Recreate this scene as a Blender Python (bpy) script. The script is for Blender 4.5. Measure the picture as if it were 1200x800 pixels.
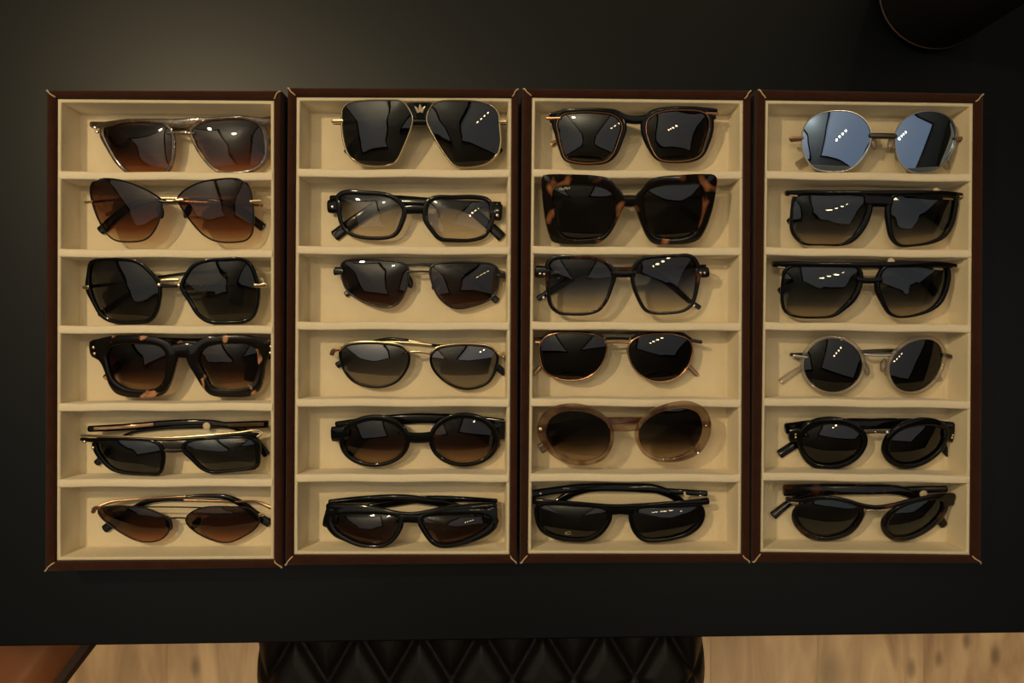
import bpy, bmesh, math, random
import numpy as np
from mathutils import Vector, Matrix

for o in list(bpy.data.objects):
    bpy.data.objects.remove(o)
SC = bpy.context.scene
COL = SC.collection
random.seed(4)

# ------------------------------------------------------------------ camera
RIM_Z = 0.045                      # top of the trays above the table top
CAM_Z = RIM_Z + 0.70
F_PX = 1000.0                      # focal length in pixels of the 1200 px wide photograph
TILT = 0.0209                      # the camera leans a little to the right
_s, _c = math.sin(TILT), math.cos(TILT)
CAM_R, CAM_U, CAM_F = Vector((_c, 0, _s)), Vector((0, 1, 0)), Vector((_s, 0, -_c))
cam_data = bpy.data.cameras.new('camera')
cam = bpy.data.objects.new('camera', cam_data)
COL.objects.link(cam)
cam_data.sensor_width = 36.0
cam_data.lens = 36.0 * F_PX / 1200.0
cam_data.clip_start = 0.01
cam.matrix_world = Matrix(((CAM_R.x, CAM_U.x, -CAM_F.x, 0), (CAM_R.y, CAM_U.y, -CAM_F.y, 0),
                           (CAM_R.z, CAM_U.z, -CAM_F.z, CAM_Z), (0, 0, 0, 1)))
SC.camera = cam

def at(px, py, z):
    """the point at height z that the photograph shows at pixel px, py"""
    d = CAM_F + CAM_R * ((px - 600) / F_PX) + CAM_U * ((400 - py) / F_PX)
    return Vector((0, 0, CAM_Z)) + d * ((z - CAM_Z) / d.z)

# ------------------------------------------------------------------ world, lights, exposure
SC.view_settings.view_transform = 'Standard'
SC.view_settings.look = 'None'
SC.view_settings.gamma = 1.0
SC.view_settings.use_curve_mapping = False
SC.view_settings.exposure = 0.0
SC.cycles.use_denoising = True
SC.cycles.max_bounces = 10
SC.cycles.transparent_max_bounces = 24
SC.cycles.caustics_reflective = False
SC.cycles.sample_clamp_indirect = 4.0

world = bpy.data.worlds.new('world')
SC.world = world
world.use_nodes = True
world.node_tree.nodes['Background'].inputs[0].default_value = (0.9, 0.85, 0.75, 1)
world.node_tree.nodes['Background'].inputs[1].default_value = 0.05

WARM = (1.0, 0.73, 0.38)
def lamp(name, loc, power, radius, color=WARM, target=None, angle=None, blend=0.6):
    kind = 'SPOT' if target else 'POINT'
    d = bpy.data.lights.new(name, kind)
    d.energy, d.color, d.shadow_soft_size = power, color, radius
    o = bpy.data.objects.new(name, d)
    o.location = loc
    if target:
        d.spot_size, d.spot_blend = math.radians(angle), blend
        o.rotation_euler = (Vector(target) - Vector(loc)).to_track_quat('-Z', 'Y').to_euler()
    COL.objects.link(o)
    return o
lamp('pendant_bulb', (-0.64, 0.44, 1.25), 25.0, 0.03, (1.0, 0.77, 0.44))
lamp('overhead_fill', (-0.32, 0.36, 1.65), 9.0, 0.035, (1.0, 0.76, 0.42))  # fill light added overhead to even out the pendant's shadows
for i in range(4):                                  # a track of four spots
    lamp('track_spot', (0.62 + 0.085 * i, -0.30 + 0.085 * i, 1.75), 1.2, 0.028, WARM, (0.1, 0.1, 0), 75)
lamp('back_bulb', (0.70, 1.60, 1.55), 8.0, 0.03)
lamp('floor_fill', (-0.75, -2.3, 1.75), 210.0, 0.05, WARM, (-0.72, -0.72, -0.75), 26, 0.8)  # two unseen spots added to brighten the floor
lamp('floor_fill', (0.95, -2.3, 1.75), 210.0, 0.05, WARM, (0.80, -0.72, -0.75), 28, 0.8)

# ------------------------------------------------------------------ materials
def _nt(name):
    m = bpy.data.materials.new(name)
    m.use_nodes = True
    nt = m.node_tree
    return m, nt, nt.nodes['Principled BSDF'], nt.nodes['Material Output']

def plain(name, col, rough=0.5, metal=0.0, bump=None, spec=0.5, sheen=0.0, vary=0.0, coat=0.0):
    m, nt, b, out = _nt(name)
    b.inputs['Base Color'].default_value = (*col, 1)
    b.inputs['Roughness'].default_value = rough
    b.inputs['Metallic'].default_value = metal
    b.inputs['Specular IOR Level'].default_value = spec
    b.inputs['Sheen Weight'].default_value = sheen
    b.inputs['Coat Weight'].default_value = coat
    tc = nt.nodes.new('ShaderNodeTexCoord')
    if bump:
        n = nt.nodes.new('ShaderNodeTexNoise')
        n.inputs['Scale'].default_value = bump[0]
        n.inputs['Detail'].default_value = 6
        nt.links.new(tc.outputs['Object'], n.inputs['Vector'])
        bp = nt.nodes.new('ShaderNodeBump')
        bp.inputs['Strength'].default_value = bump[1]
        bp.inputs['Distance'].default_value = 0.001
        nt.links.new(n.outputs['Fac'], bp.inputs['Height'])
        nt.links.new(bp.outputs['Normal'], b.inputs['Normal'])
    if vary:
        n2 = nt.nodes.new('ShaderNodeTexNoise')
        n2.inputs['Scale'].default_value = 14 if not bump else bump[0] * 0.06
        n2.inputs['Detail'].default_value = 5
        nt.links.new(tc.outputs['Object'], n2.inputs['Vector'])
        mx = nt.nodes.new('ShaderNodeMix'); mx.data_type = 'RGBA'
        mx.inputs['A'].default_value = (*[c * (1 - vary) for c in col], 1)
        mx.inputs['B'].default_value = (*[min(1, c * (1 + vary)) for c in col], 1)
        nt.links.new(n2.outputs['Fac'], mx.inputs['Factor'])
        nt.links.new(mx.outputs['Result'], b.inputs['Base Color'])
    return m

def tortoise(name, dark, light, scale, lo, hi, stretch=(1, 1, 1)):
    m, nt, b, out = _nt(name)
    tc = nt.nodes.new('ShaderNodeTexCoord')
    mp = nt.nodes.new('ShaderNodeMapping')
    mp.inputs['Scale'].default_value = stretch
    n = nt.nodes.new('ShaderNodeTexNoise')
    n.inputs['Scale'].default_value = scale
    n.inputs['Detail'].default_value = 2
    n.inputs['Distortion'].default_value = 0.4
    r = nt.nodes.new('ShaderNodeValToRGB')
    r.color_ramp.elements[0].position, r.color_ramp.elements[1].position = lo, hi
    r.color_ramp.elements[0].color, r.color_ramp.elements[1].color = (*dark, 1), (*light, 1)
    nt.links.new(tc.outputs['Object'], mp.inputs['Vector'])
    nt.links.new(mp.outputs['Vector'], n.inputs['Vector'])
    nt.links.new(n.outputs['Fac'], r.inputs['Fac'])
    nt.links.new(r.outputs['Color'], b.inputs['Base Color'])
    b.inputs['Roughness'].default_value = 0.12
    return m

def _reflect_fac(nt, r0):
    lw = nt.nodes.new('ShaderNodeLayerWeight')
    lw.inputs['Blend'].default_value = 0.5
    p = nt.nodes.new('ShaderNodeMath'); p.operation = 'POWER'
    p.inputs[1].default_value = 4.0
    nt.links.new(lw.outputs['Facing'], p.inputs[0])
    q = nt.nodes.new('ShaderNodeMath'); q.operation = 'MULTIPLY_ADD'
    q.inputs[1].default_value, q.inputs[2].default_value = 1 - r0, r0
    nt.links.new(p.outputs[0], q.inputs[0])
    return q.outputs[0]

def lens_mat(name, stops, r0=0.05, mirror=(1, 1, 1), rough=0.025, power=1.0):
    """tinted lens: stops = (height 0 bottom..1 top, colour seen through both faces)"""
    m, nt, b, out = _nt(name)
    nt.nodes.remove(b)
    uv = nt.nodes.new('ShaderNodeUVMap'); uv.uv_map = 'dye'
    sp = nt.nodes.new('ShaderNodeSeparateXYZ')
    nt.links.new(uv.outputs['UV'], sp.inputs[0])
    r = nt.nodes.new('ShaderNodeValToRGB')
    els = r.color_ramp.elements
    while len(els) < len(stops): els.new(0.5)
    for e, (p, c) in zip(els, stops):
        e.position, e.color = p, (*[math.sqrt(v ** power) for v in c], 1)
    nt.links.new(sp.outputs['Y'], r.inputs['Fac'])
    t = nt.nodes.new('ShaderNodeBsdfTransparent')
    nt.links.new(r.outputs['Color'], t.inputs['Color'])
    g = nt.nodes.new('ShaderNodeBsdfGlossy')
    g.inputs['Color'].default_value = (*mirror, 1)
    g.inputs['Roughness'].default_value = rough
    mx = nt.nodes.new('ShaderNodeMixShader')
    nt.links.new(_reflect_fac(nt, r0), mx.inputs[0])
    nt.links.new(t.outputs[0], mx.inputs[1]); nt.links.new(g.outputs[0], mx.inputs[2])
    nt.links.new(mx.outputs[0], out.inputs['Surface'])
    return m

def crystal(name, tint, body, fac, r0=0.07, spots=None):
    """see-through acetate: tinted, with a little colour of its own"""
    m, nt, b, out = _nt(name)
    b.inputs['Base Color'].default_value = (*body, 1)
    b.inputs['Roughness'].default_value = 0.12
    t = nt.nodes.new('ShaderNodeBsdfTransparent')
    t.inputs['Color'].default_value = (*tint, 1)
    g = nt.nodes.new('ShaderNodeBsdfGlossy'); g.inputs['Roughness'].default_value = 0.04
    m1 = nt.nodes.new('ShaderNodeMixShader'); m1.inputs[0].default_value = fac
    if spots:
        tc = nt.nodes.new('ShaderNodeTexCoord')
        n = nt.nodes.new('ShaderNodeTexNoise'); n.inputs['Scale'].default_value = spots[0]
        n.inputs['Detail'].default_value = 3
        r = nt.nodes.new('ShaderNodeMapRange')
        r.inputs['From Min'].default_value, r.inputs['From Max'].default_value = spots[1], spots[2]
        r.inputs['To Min'].default_value, r.inputs['To Max'].default_value = fac, 0.95
        nt.links.new(tc.outputs['Object'], n.inputs['Vector'])
        nt.links.new(n.outputs['Fac'], r.inputs['Value']); nt.links.new(r.outputs['Result'], m1.inputs[0])
    gl = nt.nodes.new('ShaderNodeBsdfGlass')
    gl.inputs['Color'].default_value = (*tint, 1)
    gl.inputs['Roughness'].default_value = 0.06
    gl.inputs['IOR'].default_value = 1.45
    m0 = nt.nodes.new('ShaderNodeMixShader'); m0.inputs[0].default_value = 0.3
    nt.links.new(t.outputs[0], m0.inputs[1]); nt.links.new(gl.outputs[0], m0.inputs[2])
    nt.links.new(m0.outputs[0], m1.inputs[1]); nt.links.new(b.outputs[0], m1.inputs[2])
    m2 = nt.nodes.new('ShaderNodeMixShader')
    nt.links.new(_reflect_fac(nt, r0), m2.inputs[0])
    nt.links.new(m1.outputs[0], m2.inputs[1]); nt.links.new(g.outputs[0], m2.inputs[2])
    nt.links.new(m2.outputs[0], out.inputs['Surface'])
    return m

KNOTS = [(*at(px, py, -.75)[:2], r) for px, py, r in ((229, 781, .006), (1132, 750, .005), (1068, 783, .006), (1100, 772, .005), (1166, 768, .006), (972, 790, .016))]
def panel_glow(name, col, strength):
    m, nt, b, out = _nt(name)
    b.inputs['Base Color'].default_value = (*col, 1)
    b.inputs['Emission Color'].default_value = (*col, 1)
    b.inputs['Emission Strength'].default_value = strength
    return m

def wood(name):
    m, nt, b, out = _nt(name)
    tc = nt.nodes.new('ShaderNodeTexCoord')
    sep = nt.nodes.new('ShaderNodeSeparateXYZ')
    nt.links.new(tc.outputs['Object'], sep.inputs[0])
    def math_(op, a, bb):
        n = nt.nodes.new('ShaderNodeMath'); n.operation = op
        for i, v in enumerate((a, bb)):
            if isinstance(v, (int, float)): n.inputs[i].default_value = v
            elif v is not None: nt.links.new(v, n.inputs[i])
        return n.outputs[0]
    plank = math_('DIVIDE', sep.outputs['X'], 0.19)
    pid = math_('FLOOR', plank, None)
    frac = math_('SUBTRACT', plank, pid)
    comb = nt.nodes.new('ShaderNodeCombineXYZ')
    nt.links.new(math_('MULTIPLY', sep.outputs['X'], 16.0), comb.inputs[0])
    nt.links.new(math_('MULTIPLY', sep.outputs['Y'], 2.6), comb.inputs[1])
    nt.links.new(math_('MULTIPLY', pid, 3.7), comb.inputs[2])
    n = nt.nodes.new('ShaderNodeTexNoise'); n.inputs['Scale'].default_value = 1.0
    n.inputs['Detail'].default_value = 7; n.inputs['Distortion'].default_value = 1.2
    nt.links.new(comb.outputs[0], n.inputs['Vector'])
    r = nt.nodes.new('ShaderNodeValToRGB')
    r.color_ramp.elements[0].position, r.color_ramp.elements[1].position = 0.3, 0.68
    r.color_ramp.elements[0].color = (0.27, 0.17, 0.11, 1)
    r.color_ramp.elements[1].color = (0.62, 0.46, 0.31, 1)
    nt.links.new(n.outputs['Fac'], r.inputs['Fac'])
    # knots: dark ovals along the grain
    f_k = None
    for kx, ky, kr in KNOTS:
        vm = nt.nodes.new('ShaderNodeVectorMath'); vm.operation = 'SUBTRACT'
        nt.links.new(tc.outputs['Object'], vm.inputs[0]); vm.inputs[1].default_value = (kx, ky, 0)
        vs_ = nt.nodes.new('ShaderNodeVectorMath'); vs_.operation = 'MULTIPLY'
        nt.links.new(vm.outputs[0], vs_.inputs[0]); vs_.inputs[1].default_value = (1 / kr, .5 / kr, 0)
        ln = nt.nodes.new('ShaderNodeVectorMath'); ln.operation = 'LENGTH'
        nt.links.new(vs_.outputs[0], ln.inputs[0])
        k1 = nt.nodes.new('ShaderNodeMapRange'); k1.interpolation_type = 'SMOOTHSTEP'
        k1.inputs['From Min'].default_value, k1.inputs['From Max'].default_value = 0.3, 2.2
        k1.inputs['To Min'].default_value, k1.inputs['To Max'].default_value = 0.5, 1.0
        nt.links.new(ln.outputs['Value'], k1.inputs['Value'])
        f_k = k1.outputs['Result'] if f_k is None else math_('MULTIPLY', f_k, k1.outputs['Result'])
    seam = nt.nodes.new('ShaderNodeMapRange')
    seam.inputs['From Min'].default_value, seam.inputs['From Max'].default_value = 0.0, 0.02
    seam.inputs['To Min'].default_value = 0.7
    nt.links.new(frac, seam.inputs['Value'])
    f = math_('MULTIPLY', f_k, seam.outputs['Result'])
    mx = nt.nodes.new('ShaderNodeMix'); mx.data_type = 'RGBA'; mx.blend_type = 'MULTIPLY'
    mx.inputs['Factor'].default_value = 1.0
    nt.links.new(r.outputs['Color'], mx.inputs['A']); nt.links.new(f, mx.inputs['B'])
    nt.links.new(mx.outputs['Result'], b.inputs['Base Color'])
    b.inputs['Roughness'].default_value = 0.5
    return m

M = dict(
    black=plain('black_acetate', (0.003, 0.003, 0.003), 0.07, spec=0.32),
    blackmetal=plain('black_metal', (0.008, 0.008, 0.008), 0.25, 0.0),
    gold=plain('gold_metal', (0.83, 0.66, 0.40), 0.22, 1.0),
    copper=plain('copper_metal', (0.62, 0.33, 0.18), 0.25, 1.0),
    bronze=plain('bronze_metal', (0.34, 0.20, 0.12), 0.3, 0.9),
    silver=plain('silver_metal', (0.75, 0.72, 0.68), 0.2, 1.0),
    gunmetal=plain('dark_metal', (0.10, 0.085, 0.07), 0.3, 0.9),
    tortoise=tortoise('dark_tortoise', (0.006, 0.004, 0.003), (0.50, 0.24, 0.12), 75, 0.60, 0.66),
    havana=tortoise('havana_tortoise', (0.006, 0.004, 0.003), (0.34, 0.13, 0.055), 62, 0.54, 0.70, (1, 0.75, 1)),
    redtortoise=tortoise('red_tortoise', (0.005, 0.004, 0.004), (0.11, 0.035, 0.014), 80, 0.58, 0.74),
    smoke=crystal('smoky_crystal', (0.84, 0.74, 0.62), (0.055, 0.032, 0.02), 0.12, 0.08, (120, 0.43, 0.60)),
    blush=crystal('brown_crystal', (0.88, 0.79, 0.70), (0.13, 0.05, 0.024), 0.06, 0.08, (42, 0.47, 0.66)),
    clear=crystal('clear_crystal', (0.93, 0.90, 0.84), (0.5, 0.44, 0.36), 0.12, 0.09),
    pad=crystal('nose_pad_silicone', (0.85, 0.80, 0.72), (0.3, 0.25, 0.2), 0.3, 0.06),
    darkpad=plain('dark_nose_pad', (0.01, 0.008, 0.007), 0.3),
    sticker=plain('beige_sticker', (0.62, 0.50, 0.34), 0.6),
    print=plain('pale_print', (0.70, 0.60, 0.42), 0.4),
    copperprint=plain('copper_print', (0.55, 0.30, 0.16), 0.4),
    cream=plain('cream_suede', (0.74, 0.63, 0.44), 0.9, 0, (900, 0.35), 0.2, 0.25, 0.05),
    divider=plain('brightened_cream_suede', (0.84, 0.73, 0.54), 0.9, 0, (900, 0.35), 0.2, 0.25, 0.05),  # cream suede lightened: the brighter light on the dividers is in the colour
    brown=plain('brown_velvet', (0.042, 0.013, 0.0065), 0.95, 0, (1200, 0.8), 0.12, 0.10, 0.35),
    thread=plain('beige_thread', (0.62, 0.46, 0.28), 0.8),
    table=plain('black_laminate', (0.0016, 0.0025, 0.0038), 0.36, 0, None, 0.24, 0, 0.12),
    blackcloth=plain('black_fabric', (0.006, 0.005, 0.005), 0.85, 0, (1500, 0.8), 0.2),
    quilt=plain('dark_quilted_leather', (0.013, 0.009, 0.007), 0.5, 0, (350, 0.3), 0.4, 0, 0.25),
    leather=plain('brown_leather', (0.34, 0.13, 0.052), 0.5, 0, (220, 0.4), 0.4, 0, 0.3),
    piping=plain('dark_brown_piping', (0.035, 0.014, 0.008), 0.6),
    legmetal=plain('black_steel', (0.01, 0.01, 0.01), 0.4, 0.6),
    wood=wood('oak_planks'),
    ceiling=plain('cool_pale_ceiling', (0.62, 0.72, 0.90), 0.9),  # blue tint stands in for cool ambient light in the lens reflections
    panel_glow=panel_glow('glowing_panel', (0.87, 0.92, 0.96), 0.28),  # emission of the two added ceiling panels
    wall=plain('dark_wall', (0.10, 0.09, 0.08), 0.9),
)
L = dict(
    brown=lens_mat('brown_gradient_lens', [(0.0, (0.52, 0.27, 0.14)), (0.16, (0.30, 0.125, 0.06)), (0.42, (0.07, 0.026, 0.014)), (1.0, (0.022, 0.011, 0.008))], 0.045, power=0.72),
    brownclear=lens_mat('brown_clear_gradient_lens', [(0.0, (0.62, 0.50, 0.36)), (0.10, (0.50, 0.36, 0.22)), (0.2, (0.28, 0.115, 0.05)), (0.55, (0.07, 0.025, 0.012)), (1.0, (0.03, 0.012, 0.008))], 0.045, power=0.72),
    browndark=lens_mat('dark_brown_lens', [(0.0, (0.13, 0.06, 0.035)), (0.35, (0.04, 0.018, 0.012)), (1.0, (0.015, 0.009, 0.007))], 0.05, power=0.72),
    brownround=lens_mat('brown_fading_lens', [(0.0, (0.55, 0.42, 0.28)), (0.25, (0.22, 0.13, 0.08)), (0.42, (0.05, 0.022, 0.013)), (1.0, (0.012, 0.006, 0.005))], 0.05, power=0.72),
    grey=lens_mat('grey_lens', [(0.0, (0.035, 0.032, 0.027)), (1.0, (0.012, 0.012, 0.012))], 0.07),
    greygrad=lens_mat('grey_gradient_lens', [(0.0, (0.075, 0.075, 0.065)), (0.3, (0.03, 0.03, 0.028)), (1.0, (0.008, 0.008, 0.009))], 0.05, power=0.72),
    greyfade=lens_mat('grey_fading_lens', [(0.0, (0.58, 0.50, 0.38)), (0.14, (0.40, 0.34, 0.27)), (0.32, (0.10, 0.105, 0.12)), (0.6, (0.022, 0.024, 0.028)), (1.0, (0.008, 0.008, 0.009))], 0.07, (0.85, 0.93, 1.0), power=0.72),  # cool reflected light tinted into the bluish mid tone and mirror colour
    ovalfade=lens_mat('dark_fading_lens', [(0.0, (0.66, 0.56, 0.42)), (0.16, (0.46, 0.38, 0.28)), (0.34, (0.14, 0.11, 0.09)), (0.55, (0.03, 0.026, 0.024)), (1.0, (0.008, 0.008, 0.008))], 0.06),
    bluefade=lens_mat('blue_grey_fading_lens', [(0.0, (0.88, 0.82, 0.72)), (0.25, (0.60, 0.57, 0.52)), (0.55, (0.20, 0.24, 0.36)), (0.8, (0.07, 0.08, 0.11)), (1.0, (0.03, 0.03, 0.03))], 0.05),
    nearclear=lens_mat('pale_lens', [(0.0, (0.86, 0.80, 0.70)), (0.5, (0.62, 0.58, 0.54)), (0.8, (0.40, 0.38, 0.36)), (1.0, (0.30, 0.28, 0.26))], 0.045),
    silverfade=lens_mat('silver_mirror_lens', [(0.0, (0.42, 0.36, 0.28)), (0.3, (0.22, 0.20, 0.18)), (0.55, (0.06, 0.055, 0.05)), (1.0, (0.015, 0.012, 0.01))], 0.16, power=0.72),
    greyblue=lens_mat('slate_gradient_lens', [(0.0, (0.20, 0.19, 0.17)), (0.4, (0.075, 0.075, 0.08)), (1.0, (0.02, 0.02, 0.022))], 0.07, (0.85, 0.93, 1.0)),
    black=lens_mat('black_lens', [(0.0, (0.012, 0.011, 0.010)), (1.0, (0.006, 0.006, 0.006))], 0.055),
    bluemirror=lens_mat('blue_mirror_lens', [(0.0, (0.012, 0.012, 0.012)), (1.0, (0.010, 0.012, 0.014))], 0.72, (0.42, 0.57, 0.84)),
)

# ------------------------------------------------------------------ mesh helpers
class MB:
    def __init__(self):
        self.v, self.f, self.uv = [], [], None
    def add(self, vs, fs):
        o = len(self.v)
        self.v += [tuple(p) for p in vs]
        self.f += [tuple(i + o for i in f) for f in fs]
    def build(self, name, mat, parent=None, origin=None, smooth=40, uvfun=None):
        org = Vector(origin) if origin is not None else (parent_world(parent) if parent else Vector())
        me = bpy.data.meshes.new(name)
        me.from_pydata([(p[0] - org.x, p[1] - org.y, p[2] - org.z) for p in self.v], [], self.f)
        bm = bmesh.new(); bm.from_mesh(me)
        bmesh.ops.recalc_face_normals(bm, faces=bm.faces)
        bm.to_mesh(me); bm.free()
        if smooth:
            me.polygons.foreach_set('use_smooth', [True] * len(me.polygons))
            me.set_sharp_from_angle(angle=math.radians(smooth))
        me.materials.append(mat)
        if uvfun:
            lay = me.uv_layers.new(name='dye')
            for lp in me.loops:
                lay.data[lp.index].uv = self.uv[lp.vertex_index]
        ob = bpy.data.objects.new(name, me)
        COL.objects.link(ob)
        if parent:
            ob.parent = parent
        else:
            ob.location = org
        return ob

def parent_world(o):
    p = Vector()
    while o:
        p += o.location
        o = o.parent
    return p

def tag(o, label=None, cat=None, group=None, kind=None):
    if label: o['label'] = label
    if cat: o['category'] = cat
    if group: o['group'] = group
    if kind: o['kind'] = kind
    return o

def empty(name, loc):
    o = bpy.data.objects.new(name, None)
    o.empty_display_size = 0.02
    o.location = loc
    COL.objects.link(o)
    return o

def catmull(P, closed, per=10):
    P = np.array(P, float)
    n = len(P)
    out = []
    segs = n if closed else n - 1
    for i in range(segs):
        if closed:
            q = [P[(i + k - 1) % n] for k in range(4)]
        else:
            q = [P[max(0, min(n - 1, i + k - 1))] for k in range(4)]
            if i == 0: q[0] = 2 * q[1] - q[2]
            if i == segs - 1: q[3] = 2 * q[2] - q[1]
        t = [0.0]
        for k in range(3):
            t.append(t[-1] + max(1e-4, np.linalg.norm(q[k + 1][:2] - q[k][:2])) ** 0.5)
        for s in np.linspace(t[1], t[2], per, endpoint=False):
            A = [((t[k + 1] - s) * q[k] + (s - t[k]) * q[k + 1]) / (t[k + 1] - t[k]) for k in range(3)]
            B = [((t[k + 2] - s) * A[k] + (s - t[k]) * A[k + 1]) / (t[k + 2] - t[k]) for k in range(2)]
            out.append(((t[2] - s) * B[0] + (s - t[1]) * B[1]) / (t[2] - t[1]))
    if not closed:
        out.append(P[-1])
    return np.array(out)

def resample(P, n, closed):
    Q = np.vstack([P, P[:1]]) if closed else P
    d = np.concatenate([[0], np.cumsum(np.linalg.norm(np.diff(Q[:, :2], axis=0), axis=1))])
    s = np.linspace(0, d[-1], n, endpoint=not closed)
    return np.stack([np.interp(s, d, Q[:, k]) for k in range(Q.shape[1])], 1)

def outward(P):
    T = np.roll(P[:, :2], -1, 0) - np.roll(P[:, :2], 1, 0)
    T /= np.linalg.norm(T, axis=1, keepdims=True) + 1e-9
    N = np.stack([T[:, 1], -T[:, 0]], 1)
    x, y = P[:, 0], P[:, 1]
    area = np.sum(x * np.roll(y, -1) - np.roll(x, -1) * y)
    return N if area > 0 else -N

RIM_PROFILE = [(0, -.5), (0, .22), (.10, .42), (.28, .5), (.72, .5), (.90, .42), (1, .22), (1, -.3), (.85, -.5)]
ROUND = [(.5 - .5 * math.cos(a), .5 * math.sin(a)) for a in [2 * math.pi * k / 10 for k in range(10)]]
PAINTED = 0.0007                   # metres per pixel at the tray rims

# ------------------------------------------------------------------ the room
def box(mb, lo, hi):
    x0, y0, z0 = lo; x1, y1, z1 = hi
    mb.add([(x0, y0, z0), (x1, y0, z0), (x1, y1, z0), (x0, y1, z0), (x0, y0, z1), (x1, y0, z1), (x1, y1, z1), (x0, y1, z1)],
           [(0, 3, 2, 1), (4, 5, 6, 7), (0, 1, 5, 4), (1, 2, 6, 5), (2, 3, 7, 6), (3, 0, 4, 7)])

FLOOR_Z, CEIL_Z = -0.75, 1.9
for nm, lo, hi, mt in (('floor', (-3, -3, FLOOR_Z - .05), (3, 3, FLOOR_Z), 'wood'),
                       ('ceiling', (-3, -3, CEIL_Z), (3, 3, CEIL_Z + .05), 'ceiling'),
                       ('wall_back', (-3, 3, FLOOR_Z), (3, 3.05, CEIL_Z), 'wall'),
                       ('wall_front', (-3, -3.05, FLOOR_Z), (3, -3, CEIL_Z), 'wall'),
                       ('wall_left', (-3.05, -3, FLOOR_Z), (-3, 3, CEIL_Z), 'wall'),
                       ('wall_right', (3, -3, FLOOR_Z), (3.05, 3, CEIL_Z), 'wall')):
    mb = MB(); box(mb, lo, hi)
    tag(mb.build(nm, M[mt], smooth=0), kind='structure')

# two glowing panels added under the ceiling for the pale patches mirrored in the lenses
for n_, (cx, cy, a_, w_, d_) in enumerate(((-1.0, -0.30, .22, 1.05, 1.5), (1.08, -0.26, -.25, 1.6, 1.5))):
    ca, sa = math.cos(a_), math.sin(a_)
    tr = lambda x, y, z: (cx + x * ca - y * sa, cy + x * sa + y * ca, z)
    fr = MB()
    for x0, y0, x1, y1 in ((-w_ / 2 - .04, -d_ / 2 - .04, w_ / 2 + .04, -d_ / 2), (-w_ / 2 - .04, d_ / 2, w_ / 2 + .04, d_ / 2 + .04),
                           (-w_ / 2 - .04, -d_ / 2, -w_ / 2, d_ / 2), (w_ / 2, -d_ / 2, w_ / 2 + .04, d_ / 2)):
        b_ = MB(); box(b_, (x0, y0, CEIL_Z - .03), (x1, y1, CEIL_Z))
        fr.add([tr(*p) for p in b_.v], b_.f)
    o_ = fr.build('glow_panel_%d' % (n_ + 1), M['legmetal'], origin=(cx, cy, CEIL_Z), smooth=0)
    tag(o_, kind='structure')
    b_ = MB(); box(b_, (-w_ / 2, -d_ / 2, CEIL_Z - .012), (w_ / 2, d_ / 2, CEIL_Z - .004))
    pn = MB(); pn.add([tr(*p) for p in b_.v], b_.f)
    pn.build('panel_face', M['panel_glow'], o_, smooth=0)

# ------------------------------------------------------------------ table
p0, p1 = at(0, 757.5, 0), at(1200, 741.5, 0)
slope = (p1.y - p0.y) / (p1.x - p0.x)
edge_y = lambda x: p0.y + slope * (x - p0.x)
table = empty('table', (0, 0.1, FLOOR_Z))
tag(table, 'large matt black table carrying the four open sunglasses trays', 'table')
mb = MB()
TX, TB, TH = 0.95, 0.62, 0.03
prof = [(0.0, -TH), (0.0, -0.003), (0.003, 0.0)]
loops = []
for ins, z in [(0.0, -TH), (0.0, -0.0015), (0.0015, 0.0)]:
    loops.append([(-TX + ins, edge_y(-TX) + ins, z), (TX - ins, edge_y(TX) + ins, z), (TX - ins, edge_y(TX) + .95 - ins, z), (-TX + ins, edge_y(-TX) + .95 - ins, z)])
vs = [p for l in loops for p in l]
fs = [(3, 2, 1, 0), (8, 9, 10, 11)]
for k in range(2):
    for i in range(4):
        j = (i + 1) % 4
        fs.append((4 * k + i, 4 * k + j, 4 * k + 4 + j, 4 * k + 4 + i))
mb.add(vs, fs)
mb.build('tabletop', M['table'], table, smooth=0)
for sx in (-1, 1):
    for yy in (edge_y(0) + .30, edge_y(0) + .88):
        mb = MB(); box(mb, (sx * .88 - .025, yy - .025, FLOOR_Z), (sx * .88 + .025, yy + .025, -TH))
        mb.build('leg', M['legmetal'], table, smooth=0)

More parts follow.
